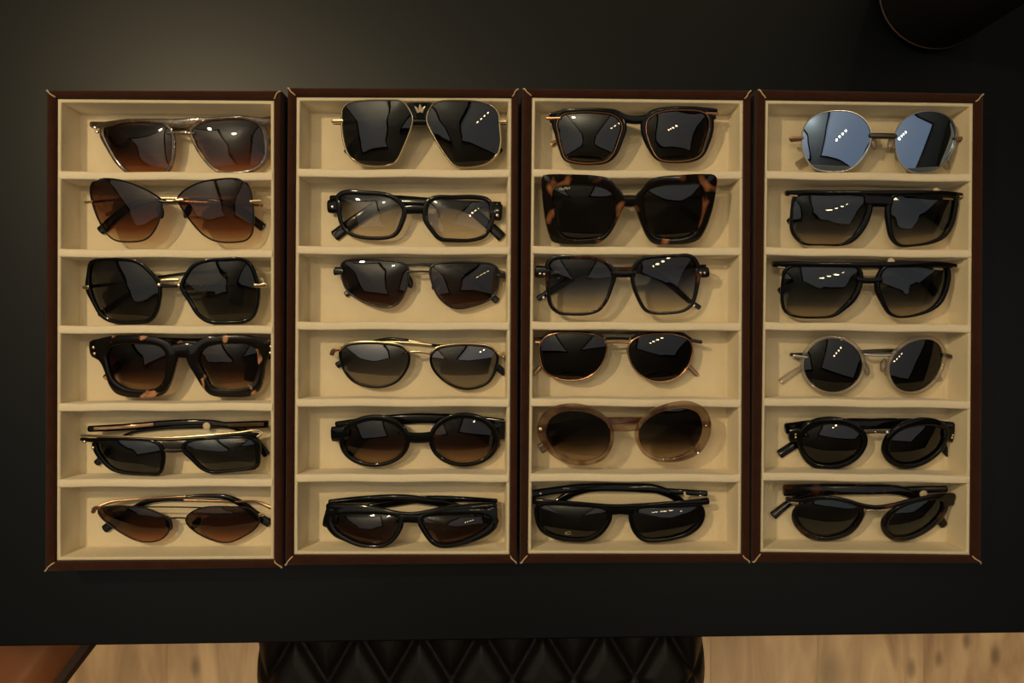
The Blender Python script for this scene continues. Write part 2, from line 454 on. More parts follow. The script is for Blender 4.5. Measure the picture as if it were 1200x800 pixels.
# ------------------------------------------------------------------ chairs
def chair(name, label, cx, cy, rot, w, dpt, mat, quilted, top=-0.28):
    root = empty(name, (cx, cy, FLOOR_Z))
    root.rotation_euler.z = rot
    tag(root, label, 'chair')
    h = top - FLOOR_Z
    # seat: a padded slab, local y forward to the table
    def seat_z(u, v):
        x, y = u * w / 2, v * dpt / 2
        e = max(abs(u), abs(v))
        pad = -0.045 * max(0, (abs(u) - .86) / .14) ** 2.2 - 0.045 * max(0, (abs(v) - .86) / .14) ** 2.2
        z = h + pad
        if quilted:
            px_, py_ = 0.074, 0.125
            a, b = x / px_ + y / py_, x / px_ - y / py_
            da, db = abs(a - round(a)), abs(b - round(b))
            z -= 0.007 * math.exp(-(min(da, db) / 0.09) ** 2)
            z += 0.006 * min(1, min(da, db) / .3)
        return z
    nx, ny = (240, 200) if quilted else (60, 60)
    mb = MB(); vs = []; fs = []
    def rounded(u, v):
        k = 0.10
        su = 1 - k * max(0, (abs(v) - .8) / .2) ** 2 * .5
        sv = 1 - k * max(0, (abs(u) - .8) / .2) ** 2 * .5
        return u * su * w / 2, v * sv * dpt / 2
    for j in range(ny + 1):
        for i in range(nx + 1):
            u, v = 2 * i / nx - 1, 2 * j / ny - 1
            x, y = rounded(u, v)
            vs.append((x, y, seat_z(u, v)))
    for j in range(ny):
        for i in range(nx):
            a = j * (nx + 1) + i
            fs.append((a, a + 1, a + nx + 2, a + nx + 1))
    ring = [i for i in range(nx + 1)] + [(j + 1) * (nx + 1) - 1 for j in range(1, ny + 1)] + \
           [ny * (nx + 1) + i for i in range(nx - 1, -1, -1)] + [j * (nx + 1) for j in range(ny - 1, 0, -1)]
    o = len(vs)
    vs += [(vs[i][0] * .97, vs[i][1] * .97, h - .10) for i in ring]
    for k in range(len(ring)):
        kk = (k + 1) % len(ring)
        fs.append((ring[k], ring[kk], o + kk, o + k))
    fs.append(tuple(o + k for k in range(len(ring))))
    mb.add(vs, fs)
    mb.build('seat', mat, root, origin=(0, 0, 0), smooth=50)
    if not quilted:
        mb = MB(); vs = []; fs = []
        path = [(vs_[0] * 1.004, vs_[1] * 1.004, vs_[2] - .002) for vs_ in [mb_v for mb_v in [(*rounded(2 * i / 60 - 1, t), h - .042) for t in (1,) for i in range(61)] + [(*rounded(1, 1 - 2 * j / 60), h - .042) for j in range(1, 61)] + [(*rounded(1 - 2 * i / 60, -1), h - .042) for i in range(1, 61)] + [(*rounded(-1, -1 + 2 * j / 60), h - .042) for j in range(1, 60)]]]
        n = len(path)
        for k in range(n):
            p, q = Vector(path[k - 1]), Vector(path[(k + 1) % n])
            t = (q - p).normalized(); s = t.cross(Vector((0, 0, 1)))
            for a in range(6):
                an = a * math.pi / 3
                pt = Vector(path[k]) + (s * math.cos(an) + Vector((0, 0, 1)) * math.sin(an)) * .009
                vs.append(tuple(pt))
        for k in range(n):
            for a in range(6):
                b = (a + 1) % 6; k2 = (k + 1) % n
                fs.append((k * 6 + a, k * 6 + b, k2 * 6 + b, k2 * 6 + a))
        mb.add(vs, fs); mb.build('piping', M['piping'], root, origin=(0, 0, 0))
    # back, behind the seat
    mb = MB(); vs = []; fs = []
    nb = 24
    for j in range(nb + 1):
        for i in range(nb + 1):
            u, v = 2 * i / nb - 1, j / nb
            k = 1 - .10 * v ** 3
            vs.append((u * w / 2 * k, -dpt / 2 - .015 - .10 * v - .04 * (1 - u * u), h - .02 + .40 * v - .03 * u * u * v))
    o = len(vs)
    vs += [(x, y - .055, z) for x, y, z in vs]
    for j in range(nb):
        for i in range(nb):
            a = j * (nb + 1) + i
            fs.append((a, a + 1, a + nb + 2, a + nb + 1)); fs.append((o + a, o + a + nb + 1, o + a + nb + 2, o + a + 1))
    ring = [i for i in range(nb + 1)] + [(j + 1) * (nb + 1) - 1 for j in range(1, nb + 1)] + \
           [nb * (nb + 1) + i for i in range(nb - 1, -1, -1)] + [j * (nb + 1) for j in range(nb - 1, 0, -1)]
    for k in range(len(ring)):
        a, b = ring[k], ring[(k + 1) % len(ring)]
        fs.append((a, b, o + b, o + a))
    mb.add(vs, fs); mb.build('backrest', mat, root, origin=(0, 0, 0))
    for sx in (-1, 1):
        for sy in (-1, 1):
            mb = MB(); x, y = sx * (w / 2 - .05), sy * (dpt / 2 - .05)
            vs = []; fs = []
            for zz, r, k in ((0, .011, 1.06), (h - .095, .017, 1.0)):
                vs += [(x * k + r * math.cos(a * math.pi / 5), y * k + r * math.sin(a * math.pi / 5), zz) for a in range(10)]
            fs = [(a, (a + 1) % 10, 10 + (a + 1) % 10, 10 + a) for a in range(10)] + [tuple(range(10)), tuple(range(10, 20))]
            mb.add(vs, fs); mb.build('leg', M['legmetal'], root, origin=(0, 0, 0))
    return root
a_, b_ = at(291, 785, -.28), at(836, 785, -.28)
chair('quilted_chair', 'dark diamond-quilted leather chair tucked under the table', (a_.x + b_.x) / 2, -0.47, 0.01, b_.x - a_.x, 0.56, M['quilt'], True)
e0, e1 = at(95, 757, -.30), at(62, 800, -.30)
d_ = (e0 - e1).normalized()
rt = math.atan2(-d_.x, d_.y)
mid = e1 + d_ * (-0.10)
side = Vector((-d_.y, d_.x, 0))
cpos = mid + side * 0.25
chair('leather_chair', 'tan brown leather chair with dark piping beside the table', cpos.x, cpos.y, rt, 0.50, 0.52, M['leather'], False)

# ------------------------------------------------------------------ black pot at the back of the table
pc = at(1088, -3, 0.0)
pot = empty('pot', pc)
tag(pot, 'black fabric-covered round pot standing at the back of the table', 'pot')
mb = MB(); vs = []; fs = []
NP = 64
prof = [(.0, .0005), (.038, .0005), (.046, .003), (.0492, .010), (.0495, .02), (.050, .08), (.051, .17), (.050, .173), (.047, .171), (.045, .03), (.0, .028)]
for r, z in prof:
    vs += [(pc.x + r * math.cos(2 * math.pi * a / NP), pc.y + r * math.sin(2 * math.pi * a / NP), z) for a in range(NP)]
for k in range(len(prof) - 1):
    for a in range(NP):
        b = (a + 1) % NP
        fs.append((k * NP + a, k * NP + b, (k + 1) * NP + b, (k + 1) * NP + a))
mb.add(vs, fs); mb.build('body', M['blackcloth'], pot)
mb = MB(); vs = []; fs = []
for k in range(NP):
    an = 2 * math.pi * k / NP
    for a in range(8):
        q = 2 * math.pi * a / 8
        r = .0492 + .0009 * math.cos(q)
        vs.append((pc.x + r * math.cos(an), pc.y + r * math.sin(an), .012 + .0011 * math.sin(q)))
for k in range(NP):
    for a in range(8):
        fs.append((k * 8 + a, k * 8 + (a + 1) % 8, ((k + 1) % NP) * 8 + (a + 1) % 8, ((k + 1) % NP) * 8 + a))
mb.add(vs, fs); mb.build('seam', M['piping'], pot)

# ------------------------------------------------------------------ trays
CELL_Z = 0.011
LIN_Z = 0.0415
TRAYS = [
    dict(o=[(53.5, 105), (328.5, 105.5), (331, 665.5), (51.5, 670)], i=[(67.5, 116), (321, 118), (321, 655), (66.5, 656.5)],
         l='brown velvet tray with cream lining at the left end of the row'),
    dict(o=[(336.5, 102), (607.5, 103), (606, 660.5), (333.5, 663)], i=[(347.5, 114), (599.5, 115), (597, 649.5), (344.5, 649.5)],
         l='brown velvet tray with cream lining, second from the left'),
    dict(o=[(612.5, 103), (880.5, 105), (879.5, 659.5), (609.5, 660.5)], i=[(623.5, 114.5), (871, 117.5), (868.5, 649), (618.5, 648.5)],
         l='brown velvet tray with cream lining, third from the left'),
    dict(o=[(888.5, 104), (1153.5, 109), (1151, 660.5), (882, 659.5)], i=[(897, 117.5), (1140.5, 121), (1136.5, 650), (891, 646.5)],
         l='brown velvet tray with cream lining at the right end of the row'),
]
def ring_mesh(mb, loops, close_first=False, close_last=False, sub=12):
    """loops of four corners each, bridged; every side cut into pieces"""
    rows = []
    for lp in loops:
        r = []
        for k in range(4):
            a, b = Vector(lp[k]), Vector(lp[(k + 1) % 4])
            r += [a.lerp(b, s / sub) for s in range(sub)]
        rows.append(r)
    n = 4 * sub
    vs = [p for r in rows for p in r]
    fs = []
    for k in range(len(rows) - 1):
        for i in range(n):
            j = (i + 1) % n
            fs.append((k * n + i, k * n + j, (k + 1) * n + j, (k + 1) * n + i))
    if close_first: fs.append(tuple(range(n)))
    if close_last: fs.append(tuple(range((len(rows) - 1) * n, len(rows) * n)))
    mb.add(vs, fs)

TRAY_IN = []
for td in TRAYS:
    out = [at(x, y, RIM_Z) for x, y in td['o']]
    inn = [at(x, y, LIN_Z) for x, y in td['i']]
    ctr = sum((Vector((p.x, p.y, 0)) for p in out), Vector()) / 4
    root = empty('eyewear_tray', ctr)
    tag(root, td['l'], 'tray', 'open eyewear trays in a row on the table')
    def inset(pts, d, z):
        r = []
        for k in range(4):
            p, a, b = pts[k], pts[k - 1], pts[(k + 1) % 4]
            u, v = (a - p).normalized(), (b - p).normalized()
            r.append(Vector((p.x + (u.x + v.x) * d, p.y + (u.y + v.y) * d, z)))
        return r
    def mixl(t, z):
        return [Vector((out[k].x * (1 - t) + inn[k].x * t, out[k].y * (1 - t) + inn[k].y * t, z)) for k in range(4)]
    mb = MB()
    ring_mesh(mb, [mixl(1.0, .0055), mixl(.0, .0002), mixl(.0, .0008), mixl(-.06, .003), mixl(-.04, .036), mixl(-.01, .0420), mixl(.10, .0443), mixl(.30, .0452), mixl(.6, .0449),
                   mixl(.82, .0440), mixl(.93, .0425), mixl(.96, .0395), mixl(1.0, .0060)], close_first=True)
    mb.build('shell', M['brown'], root, smooth=60)
    floor_q = inset(inn, 0.0036, CELL_Z)
    mb = MB()
    ring_mesh(mb, [inset(inn, -.0002, .0065), inset(inn, -.0002, .0405), inset(inn, .0004, .0413), inset(inn, .0014, .0416), inset(inn, .0023, .0413), inset(inn, .0028, .0403),
                   inset(inn, .0036, .0125), inset(inn, .0045, .0112), inset(inn, .0070, CELL_Z)], close_first=True, close_last=True)
    mb.build('lining', M['cream'], root, smooth=60)
    TRAY_IN.append(inn)
    # five dividers
    for k in range(1, 6):
        f = k / 6
        dy = (0, 0.6, -0.4, 0.3, -0.5, 0.4)[k] * PAINTED
        aL = inn[0].lerp(inn[3], f); aR = inn[1].lerp(inn[2], f)
        t = (aR - aL).normalized(); nrm = Vector((-t.y, t.x, 0))
        mb = MB(); vs = []; fs = []
        prof = [(-.0034, .0112), (-.0034, .0405), (-.0031, .0418), (-.0022, .0423), (0, .0424), (.0022, .0423), (.0031, .0418), (.0034, .0405), (.0034, .0112)]
        ns = 10
        for s in range(ns + 1):
            q = aL + t * .0012 + (aR - aL - t * .0024) * (s / ns) + Vector((0, dy + .00035 * math.sin(s * 1.3 + k), 0))
            vs += [(q.x + nrm.x * a, q.y + nrm.y * a, z) for a, z in prof]
        np_ = len(prof)
        for s in range(ns):
            for a in range(np_):
                b = (a + 1) % np_
                fs.append((s * np_ + a, s * np_ + b, (s + 1) * np_ + b, (s + 1) * np_ + a))
        fs += [tuple(range(np_)), tuple(range(ns * np_, (ns + 1) * np_))]
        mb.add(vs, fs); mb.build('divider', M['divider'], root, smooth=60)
    # stitched corner mitres
    for k in range(4):
        mb = MB(); vs = []; fs = []
        pts = [mixl(tt, zz)[k] for tt, zz in ((.04, .0440), (.2, .0455), (.45, .0459), (.75, .0452), (.9, .0437))]
        for q, p in enumerate(pts):
            dvec = (inn[k] - out[k]).normalized(); s = Vector((-dvec.y, dvec.x, 0))
            r = (.0009, .0007, .0005, .0006, .0005)[q]
            wob = .0004 * math.sin(q * 2.1 + k)
            for a in range(6):
                an = a * math.pi / 3
                pt = p + s * (math.cos(an) * r + wob) + Vector((0, 0, 1)) * math.sin(an) * r
                vs.append(tuple(pt))
        for q in range(4):
            for a in range(6):
                fs.append((q * 6 + a, q * 6 + (a + 1) % 6, q * 6 + 6 + (a + 1) % 6, q * 6 + 6 + a))
        fs += [tuple(range(6)), tuple(range(24, 30))]
        mb.add(vs, fs); mb.build('corner_stitch', M['thread'], root)

# ------------------------------------------------------------------ sunglasses
def ell(cx, cy, rx, ry, n=16, rot=0):
    r = []
    for k in range(n):
        a = math.pi + 2 * math.pi * k / n
        x, y = rx * math.cos(a), ry * math.sin(a)
        r.append((cx + x * math.cos(rot) - y * math.sin(rot), cy + x * math.sin(rot) + y * math.cos(rot)))
    return r

def cell_of(cx, cy):
    """the compartment of a tray that holds the point, as x and y limits"""
    for td, inn in zip(TRAYS, TRAY_IN):
        xs = (inn[0].x + inn[3].x) / 2, (inn[1].x + inn[2].x) / 2
        if xs[0] < cx < xs[1]:
            for k in range(6):
                lim = []
                for kk in (k, k + 1):
                    f = kk / 6
                    lim.append((inn[0].lerp(inn[3], f), inn[1].lerp(inn[2], f)))
                t = (cx - xs[0]) / (xs[1] - xs[0])
                if lim[1][0].lerp(lim[1][1], t).y < cy < lim[0][0].lerp(lim[0][1], t).y:
                    return inn, lim, k
    raise ValueError((cx, cy))

class Pair:
    """one pair of sunglasses; outlines are given in fifths of a pixel from the corner ox, oy"""
    def __init__(self, ox, oy, label, Lp, Rp, hc=.0155, bow=.0055, tilt=.0035, dome=.0026):
        self.ox, self.oy = ox, oy
        self.hc, self.bow, self.tilt, self.dome = hc, bow, tilt, dome
        A = np.array([p[:2] for p in Lp + Rp], float)
        self.x0, self.x1, self.y0, self.y1 = A[:, 0].min(), A[:, 0].max(), A[:, 1].min(), A[:, 1].max()
        self.xc, self.yc = (self.x0 + self.x1) / 2, (self.y0 + self.y1) / 2
        self.hw, self.hh = (self.x1 - self.x0) / 2, (self.y1 - self.y0) / 2
        self.lp = [Lp, Rp]
        c = self.pt(self.xc, self.yc, CELL_Z)
        self.cell = cell_of(c.x, c.y)
        self.root = empty('sunglasses', c)
        tag(self.root, label, 'sunglasses', 'sunglasses laid out in the trays')
        self.frame = MB()
    def pt(self, x, y, z):
        return at(self.ox + x / 5, self.oy + y / 5, z)
    def S(self, x, y):
        u = (x - self.xc) / self.hw
        v = max(-1.3, min(1.3, (y - self.yc) / self.hh))
        return CELL_Z + max(.0035, self.hc - self.bow * u * u - self.tilt * v)
    def keep_in(self, mb):
        """nothing passes through the dividers, the walls or the base of the compartment"""
        inn, (n_, s_), k = self.cell
        out = []
        for x, y, z in mb.v:
            z = max(z, CELL_Z + .0004)
            if z < .0428 + .0004:
                wl = .0048 - .0012 * min(1, max(0, (z - .0125) / .028))
                tL = (y - inn[0].y) / (inn[3].y - inn[0].y)
                xl = inn[0].x + (inn[3].x - inn[0].x) * tL + wl
                tR = (y - inn[1].y) / (inn[2].y - inn[1].y)
                xr = inn[1].x + (inn[2].x - inn[1].x) * tR - wl
                x = min(max(x, xl), xr)
                u = (x - n_[0].x) / (n_[1].x - n_[0].x)
                yn = n_[0].y + (n_[1].y - n_[0].y) * u - (wl if k == 0 else .0043)
                u = (x - s_[0].x) / (s_[1].x - s_[0].x)
                ys = s_[0].y + (s_[1].y - s_[0].y) * u + (wl if k == 5 else .0043)
                y = min(max(y, ys), yn)
            out.append((x, y, z))
        mb.v = out
    def mesh(self, mb, name, mat, parent=None, smooth=40):
        self.keep_in(mb)
        return mb.build(name, mat, parent or self.root, origin=parent_world(self.root), smooth=smooth)
    # -- pieces
    def ring(self, mb, pts, w, th, round_=False, dz=0.0, n=72, ins=0.0):
        P = [(p[0], p[1], ww) for p, ww in zip(pts, w if isinstance(w, (list, tuple)) else [w] * len(pts))]
        P = resample(catmull(P, True), n, True)
        N = outward(P)
        prof = ROUND if round_ else RIM_PROFILE
        vs, fs = [], []
        m = len(prof)
        for i in range(n):
            for a, b in prof:
                x, y = P[i, 0] + N[i, 0] * (a * P[i, 2] + ins), P[i, 1] + N[i, 1] * (a * P[i, 2] + ins)
                q = self.pt(x, y, self.S(x, y) + dz)
                vs.append((q.x, q.y, q.z + b * th))
        for i in range(n):
            j = (i + 1) % n
            for a in range(m):
                b = (a + 1) % m
                fs.append((i * m + a, i * m + b, j * m + b, j * m + a))
        mb.add(vs, fs)
    def ring2(self, mb, inner, outer, th, n=96, dz=0.0):
        A = catmull([(p[0], p[1], 0) for p in inner], True, 24)[:, :2]
        B = catmull([(p[0], p[1], 0) for p in outer], True, 24)[:, :2]
        c = A.mean(0)
        def polar(P, an):
            a = np.arctan2(P[:, 1] - c[1], P[:, 0] - c[0])
            r = np.linalg.norm(P - c, axis=1)
            o = np.argsort(a); a, r = a[o], r[o]
            a = np.concatenate([a - 2 * math.pi, a, a + 2 * math.pi]); r = np.tile(r, 3)
            rr = np.interp(an, a, r)
            return np.stack([c[0] + rr * np.cos(an), c[1] + rr * np.sin(an)], 1)
        an = np.linspace(-math.pi, math.pi, n, endpoint=False)
        I, O = polar(A, an), polar(B, an)
        vs, fs = [], []
        m = len(RIM_PROFILE)
        for i in range(n):
            wdt = np.linalg.norm(O[i] - I[i])
            for a, b in RIM_PROFILE:
                a2 = a if a in (0, 1) else (a * 40 / wdt if a < .5 else 1 - (1 - a) * 40 / wdt) if wdt > 40 else a
                x, y = I[i] + (O[i] - I[i]) * a2
                q = self.pt(x, y, self.S(x, y) + dz)
                vs.append((q.x, q.y, q.z + b * th))
        for i in range(n):
            j = (i + 1) % n
            for a in range(m):
                b = (a + 1) % m
                fs.append((i * m + a, i * m + b, j * m + b, j * m + a))
        mb.add(vs, fs)
    def rims(self, wl, wr, th=.0036, round_=False, mb=None, dz=0.0, ins=0.0):
        mb = mb or self.frame
        for pts, w in zip(self.lp, (wl, wr)):
            self.ring(mb, pts, w, th, round_, dz, ins=ins)
    def blade(self, mb, pts, th, z=None, round_=False, n=None, dz=0.0, cap=True):
        """a flat bar along pts (x, y, width); z: function of (x, y, t) or None to lie on the front"""
        P = catmull([(p[0], p[1], p[2]) for p in pts], False)
        n = n or max(10, 6 * len(pts))
        P = resample(P, n, False)
        if cap:                                   # rounded ends
            ends = []
            for e, inn_ in ((0, 1), (-1, -2)):
                d = P[e, :2] - P[inn_, :2]; d = d / (np.linalg.norm(d) + 1e-9)
                r = min(P[e, 2] / 2, 12.0) * .6
                q = []
                for an in (25, 50, 72):
                    a = math.radians(an)
                    q.append([P[e, 0] + d[0] * r * math.sin(a), P[e, 1] + d[1] * r * math.sin(a), P[e, 2] * (0.45 + .55 * math.cos(a))])
                ends.append(q)
            P = np.vstack([np.array(ends[0][::-1]), P, np.array(ends[1])])
        n = len(P)
        D = np.gradient(P[:, :2], axis=0)
        D /= np.linalg.norm(D, axis=1, keepdims=True) + 1e-9
        N = np.stack([-D[:, 1], D[:, 0]], 1)
        if round_:
            prof = [(a - .5, b) for a, b in ROUND]
        else:
            prof = [(-.5, -.3), (-.5, .2), (-.4, .42), (-.22, .5), (.22, .5), (.4, .42), (.5, .2), (.5, -.3), (.35, -.5), (-.35, -.5)]
        vs, fs = [], []
        m = len(prof)
        for i in range(n):
            t = i / (n - 1)
            for a, b in prof:
                x, y = P[i, 0] + N[i, 0] * a * P[i, 2], P[i, 1] + N[i, 1] * a * P[i, 2]
                zz = (self.S(x, y) if z is None else z(P[i, 0], P[i, 1], t)) + dz
                q = self.pt(x, y, zz)
                vs.append((q.x, q.y, q.z + b * th))
        for i in range(n - 1):
            for a in range(m):
                b = (a + 1) % m
                fs.append((i * m + a, i * m + b, (i + 1) * m + b, (i + 1) * m + a))
        fs += [tuple(range(m)), tuple(range((n - 1) * m, n * m))]
        mb.add(vs, fs)
    def bar(self, *pts, th=.0036, round_=False, dz=0.0, cap=True):
        self.blade(self.frame, pts, th, None, round_, dz=dz, cap=cap)
    def part(self, name, mat, *pts, th=.002, round_=False, dz=0.0, z=None, parent=None, label=None):
        mb = MB(); self.blade(mb, pts, th, z, round_, dz=dz)
        o = self.mesh(mb, name, M[mat], parent)
        if label: o['label'] = label
        return o
    def frame_done(self, mat, label=None):
        o = self.mesh(self.frame, 'frame', M[mat])
        if label: o['label'] = label
        self.fr = o
        return o
    def lens_z(self, k, x, y):
        """height of the lens face at x, y"""
        P = self._lens[k]
        c = P[:, :2].mean(0)
        d = np.array([x, y]) - c
        r = np.linalg.norm(d)
        if r < 1e-6: s = 0
        else:
            ang = np.arctan2(P[:, 1] - c[1], P[:, 0] - c[0]); a = math.atan2(d[1], d[0])
            i = np.argmin(np.abs((ang - a + math.pi) % (2 * math.pi) - math.pi))
            s = min(1, r / np.linalg.norm(P[i, :2] - c))
        return self.S(x, y) + self.dome * (1 - s * s)
    def lenses(self, mat, grow=3.0, dz=0.0, n=64):
        self._lens = []
        th = .0016
        for pts in self.lp:
            P = resample(catmull([(p[0], p[1], 0) for p in pts], True), n, True)
            P = P.copy(); P[:, :2] += outward(P) * grow
            self._lens.append(P)
            c = P[:, :2].mean(0)
            ya, yb = P[:, 1].min(), P[:, 1].max()
            rings = [1.0, .86, .7, .52, .34, .17]
            mb = MB(); vs, uv, fs = [], [], []
            for side in (0, 1):
                for s in rings + [0]:
                    for i in range(n if s else 1):
                        x, y = c + (P[i, :2] - c) * s
                        z = self.S(x, y) + self.dome * (1 - s * s) + dz - side * th
                        q = self.pt(x, y, z)
                        vs.append(tuple(q)); uv.append(((x - c[0]) / 400, (yb - y) / (yb - ya)))
            half = len(rings) * n + 1
            for side in (0, 1):
                o = side * half
                for r in range(len(rings) - 1):
                    for i in range(n):
                        j = (i + 1) % n
                        fs.append((o + r * n + i, o + r * n + j, o + (r + 1) * n + j, o + (r + 1) * n + i))
                r = len(rings) - 1
                for i in range(n):
                    fs.append((o + r * n + i, o + r * n + (i + 1) % n, o + half - 1))
            for i in range(n):
                j = (i + 1) % n
                fs.append((i, j, half + j, half + i))
            mb.add(vs, fs); mb.uv = uv; self.keep_in(mb)
            mb.build('lens', L[mat], self.root, origin=parent_world(self.root), smooth=50, uvfun=True)
    def temple_z(self, pts, up):
        z0 = self.S(pts[0][0], pts[0][1]) - .0010
        def f(x, y, t):
            flat = CELL_Z + .0019 + (up * math.sin(math.pi * min(1, t * 1.15)) if t < .87 else 0)
            k = max(0.0, 1 - t / .30)
            return flat + (z0 - flat) * (k * k * (3 - 2 * k))
        return f
    def temples(self, mat, left, right, th=.0030, tip=None, tip_from=.6, round_=False, stripe=None, up=(0.0, .0036)):
        self.tm = []
        for pts, u in ((left, up[0]), (right, up[1])):
            zf = self.temple_z(pts, u)
            if not tip:
                mb = MB(); self.blade(mb, pts, th, zf, round_)
                o = self.mesh(mb, 'temple', M[mat])
            else:
                P = catmull([p[:3] for p in pts], False)
                R = resample(P, 40, False)
                k = int(40 * tip_from)
                mb = MB(); self.blade(mb, [tuple(p) for p in R[:k + 1:4]] + [tuple(R[k])], th * .8, lambda x, y, t: zf(x, y, t * tip_from), round_)
                o = self.mesh(mb, 'temple', M[mat])
                mb = MB()
                Q = R[k:].copy()
                self.blade(mb, [tuple(p) for p in Q[::4]] + [tuple(Q[-1])], th * 1.15, lambda x, y, t: zf(x, y, tip_from + t * (1 - tip_from)) + .0002, False)
                t_ = self.mesh(mb, 'temple_tip', M[tip], o)
                t_['label'] = {'black': 'black temple tip', 'clear': 'clear temple tip', 'copper': 'copper temple tip', 'bronze': 'brown temple tip'}.get(tip, 'dark temple tip')
            if stripe:
                mb = MB()
                R = resample(catmull([p[:3] for p in pts], False), 40, False)[1:int(40 * stripe[1])]
                self.blade(mb, [(p[0], p[1], p[2] * stripe[2]) for p in R[::4]], .0006, lambda x, y, t: zf(x, y, t * stripe[1]) + th * .5)
                s_ = self.mesh(mb, 'inlay', M[stripe[0]], o)
                s_['label'] = 'gold-brown inlay'
            self.tm.append(o)
    def dots(self, name, mat, pts, r, dz=.0018, hgt=.0009, z=None, parent=None, label=None):
        for p in pts:
            rr = p[2] if len(p) > 2 else r
            mb = MB(); vs = []; fs = []
            zz = self.S(p[0], p[1]) if z is None else z
            c = self.pt(p[0], p[1], zz + dz)
            R = rr / 5 * PAINTED
            for k, (a, b) in enumerate(((1, -1.0), (1, 0.2), (.8, .75), (.45, 1.0))):
                vs += [(c.x + R * a * math.cos(t * math.pi / 8), c.y + R * a * math.sin(t * math.pi / 8), c.z + b * hgt) for t in range(16)]
            for k in range(3):
                for t in range(16):
                    fs.append((k * 16 + t, k * 16 + (t + 1) % 16, k * 16 + 16 + (t + 1) % 16, k * 16 + 16 + t))
            fs += [tuple(range(16)), tuple(range(48, 64))]
            mb.add(vs, fs)
            o = self.mesh(mb, name, M[mat], parent)
            if label: o['label'] = label
    def pads(self, pts, mat='pad'):
        for x, y, a in pts:
            mb = MB(); vs = []; fs = []
            c = self.pt(x, y, self.S(x, y) - .0045)
            for i in range(9):
                la = -math.pi / 2 + math.pi * i / 8
                for j in range(12):
                    lo = 2 * math.pi * j / 12
                    px_, py_, pz_ = .0030 * math.cos(la) * math.cos(lo), .0062 * math.sin(la), .0020 * math.cos(la) * math.sin(lo)
                    vs.append((c.x + px_ * math.cos(a) - py_ * math.sin(a), c.y + px_ * math.sin(a) + py_ * math.cos(a), c.z + pz_))
            for i in range(8):
                for j in range(12):
                    fs.append((i * 12 + j, i * 12 + (j + 1) % 12, i * 12 + 12 + (j + 1) % 12, i * 12 + 12 + j))
            mb.add(vs, fs); self.mesh(mb, 'nose_pad', M[mat])
    def text(self, body, x0, y0, x1, y1, hgt, mat, z, name='lettering', parent=None, shear=0.0, label=None):
        cu = bpy.data.curves.new('lettering', 'FONT')
        cu.body = body; cu.size = 1.0; cu.extrude = 0.0; cu.resolution_u = 3; cu.shear = shear
        ob = bpy.data.objects.new('lettering', cu); COL.objects.link(ob)
        bpy.context.view_layer.update()
        me = bpy.data.meshes.new_from_object(ob.evaluated_get(bpy.context.evaluated_depsgraph_get()))
        co = np.array([v.co[:] for v in me.vertices])
        fcs = [tuple(p.vertices) for p in me.polygons]
        bpy.data.objects.remove(ob); bpy.data.curves.remove(cu); bpy.data.meshes.remove(me)
        wx = co[:, 0].max() - co[:, 0].min(); hx = co[:, 1].max() - co[:, 1].min()
        d = np.array([x1 - x0, y1 - y0], float); ln = np.linalg.norm(d); d /= ln
        nn = np.array([d[1], -d[0]])
        mb = MB(); vs = []
        for dzz in (0.00012, 0.0):
            for p in co:
                q = np.array([x0, y0]) + d * (p[0] - co[:, 0].min()) / wx * ln + nn * (p[1] - co[:, 1].min()) / hx * hgt
                w = self.pt(q[0], q[1], z(q[0], q[1]) + dzz)
                vs.append(tuple(w))
        n = len(co)
        # edges of the outline close the thin letters
        cnt = {}
        for f in fcs:
            for a, b in zip(f, f[1:] + f[:1]):
                cnt[(a, b)] = 1
        sides = [(a, b, b + n, a + n) for (a, b) in cnt if (b, a) not in cnt]
        mb.add(vs, fcs + [tuple(i + n for i in f[::-1]) for f in fcs] + sides)
        o = self.mesh(mb, name, M[mat], parent, smooth=0)
        if label: o['label'] = label
        return o
    def lens_text(self, k, body, x0, y0, x1, y1, hgt, mat='print', shear=0.0):
        lens = [c for c in self.root.children if c.name.startswith('lens')][k]
        return self.text(body, x0, y0, x1, y1, hgt, mat, lambda x, y: self.lens_z(k, x, y) + .00012, 'lettering', lens, shear)

# ---- leftmost tray, top to bottom
g = Pair(90, 120, 'smoky see-through acetate sunglasses with straight top bar and brown fading lenses',
         [(165, 150), (230, 128), (330, 120), (440, 122), (515, 142), (545, 175), (553, 230), (545, 340), (520, 398), (420, 410), (310, 404), (250, 350), (195, 260), (162, 185)],
         [(678, 165), (720, 130), (820, 108), (940, 103), (1030, 115), (1075, 150), (1095, 210), (1100, 300), (1080, 350), (1020, 392), (900, 402), (825, 392), (760, 330), (700, 235)])
g.rims([25, 22, 20, 20, 22, 25, 28, 28, 22, 18, 18, 22, 24, 28], [22, 22, 20, 20, 24, 32, 40, 34, 26, 20, 16, 18, 20, 20], .0034)
g.bar((88, 130, 36), (170, 132, 40), (300, 108, 22), (480, 112, 34), (600, 122, 52), (690, 110, 40), (820, 96, 22), (1000, 92, 24), (1090, 118, 60), (1146, 118, 72), th=.0040)
g.bar((535, 180, 22), (575, 178, 24), (630, 178, 20), (690, 182, 18))
g.frame_done('smoke'); g.lenses('brown')
g.temples('smoke', [(100, 135, 40), (400, 150, 28), (700, 150, 28), (950, 170, 34), (1060, 240, 40), (1132, 320, 34)],
          [(1140, 110, 40), (800, 140, 28), (500, 140, 28), (350, 180, 30), (255, 265, 22), (172, 182, 16)])
g.dots('rivet', 'silver', [(105, 148), (118, 172)], 11, label='silver rivet')

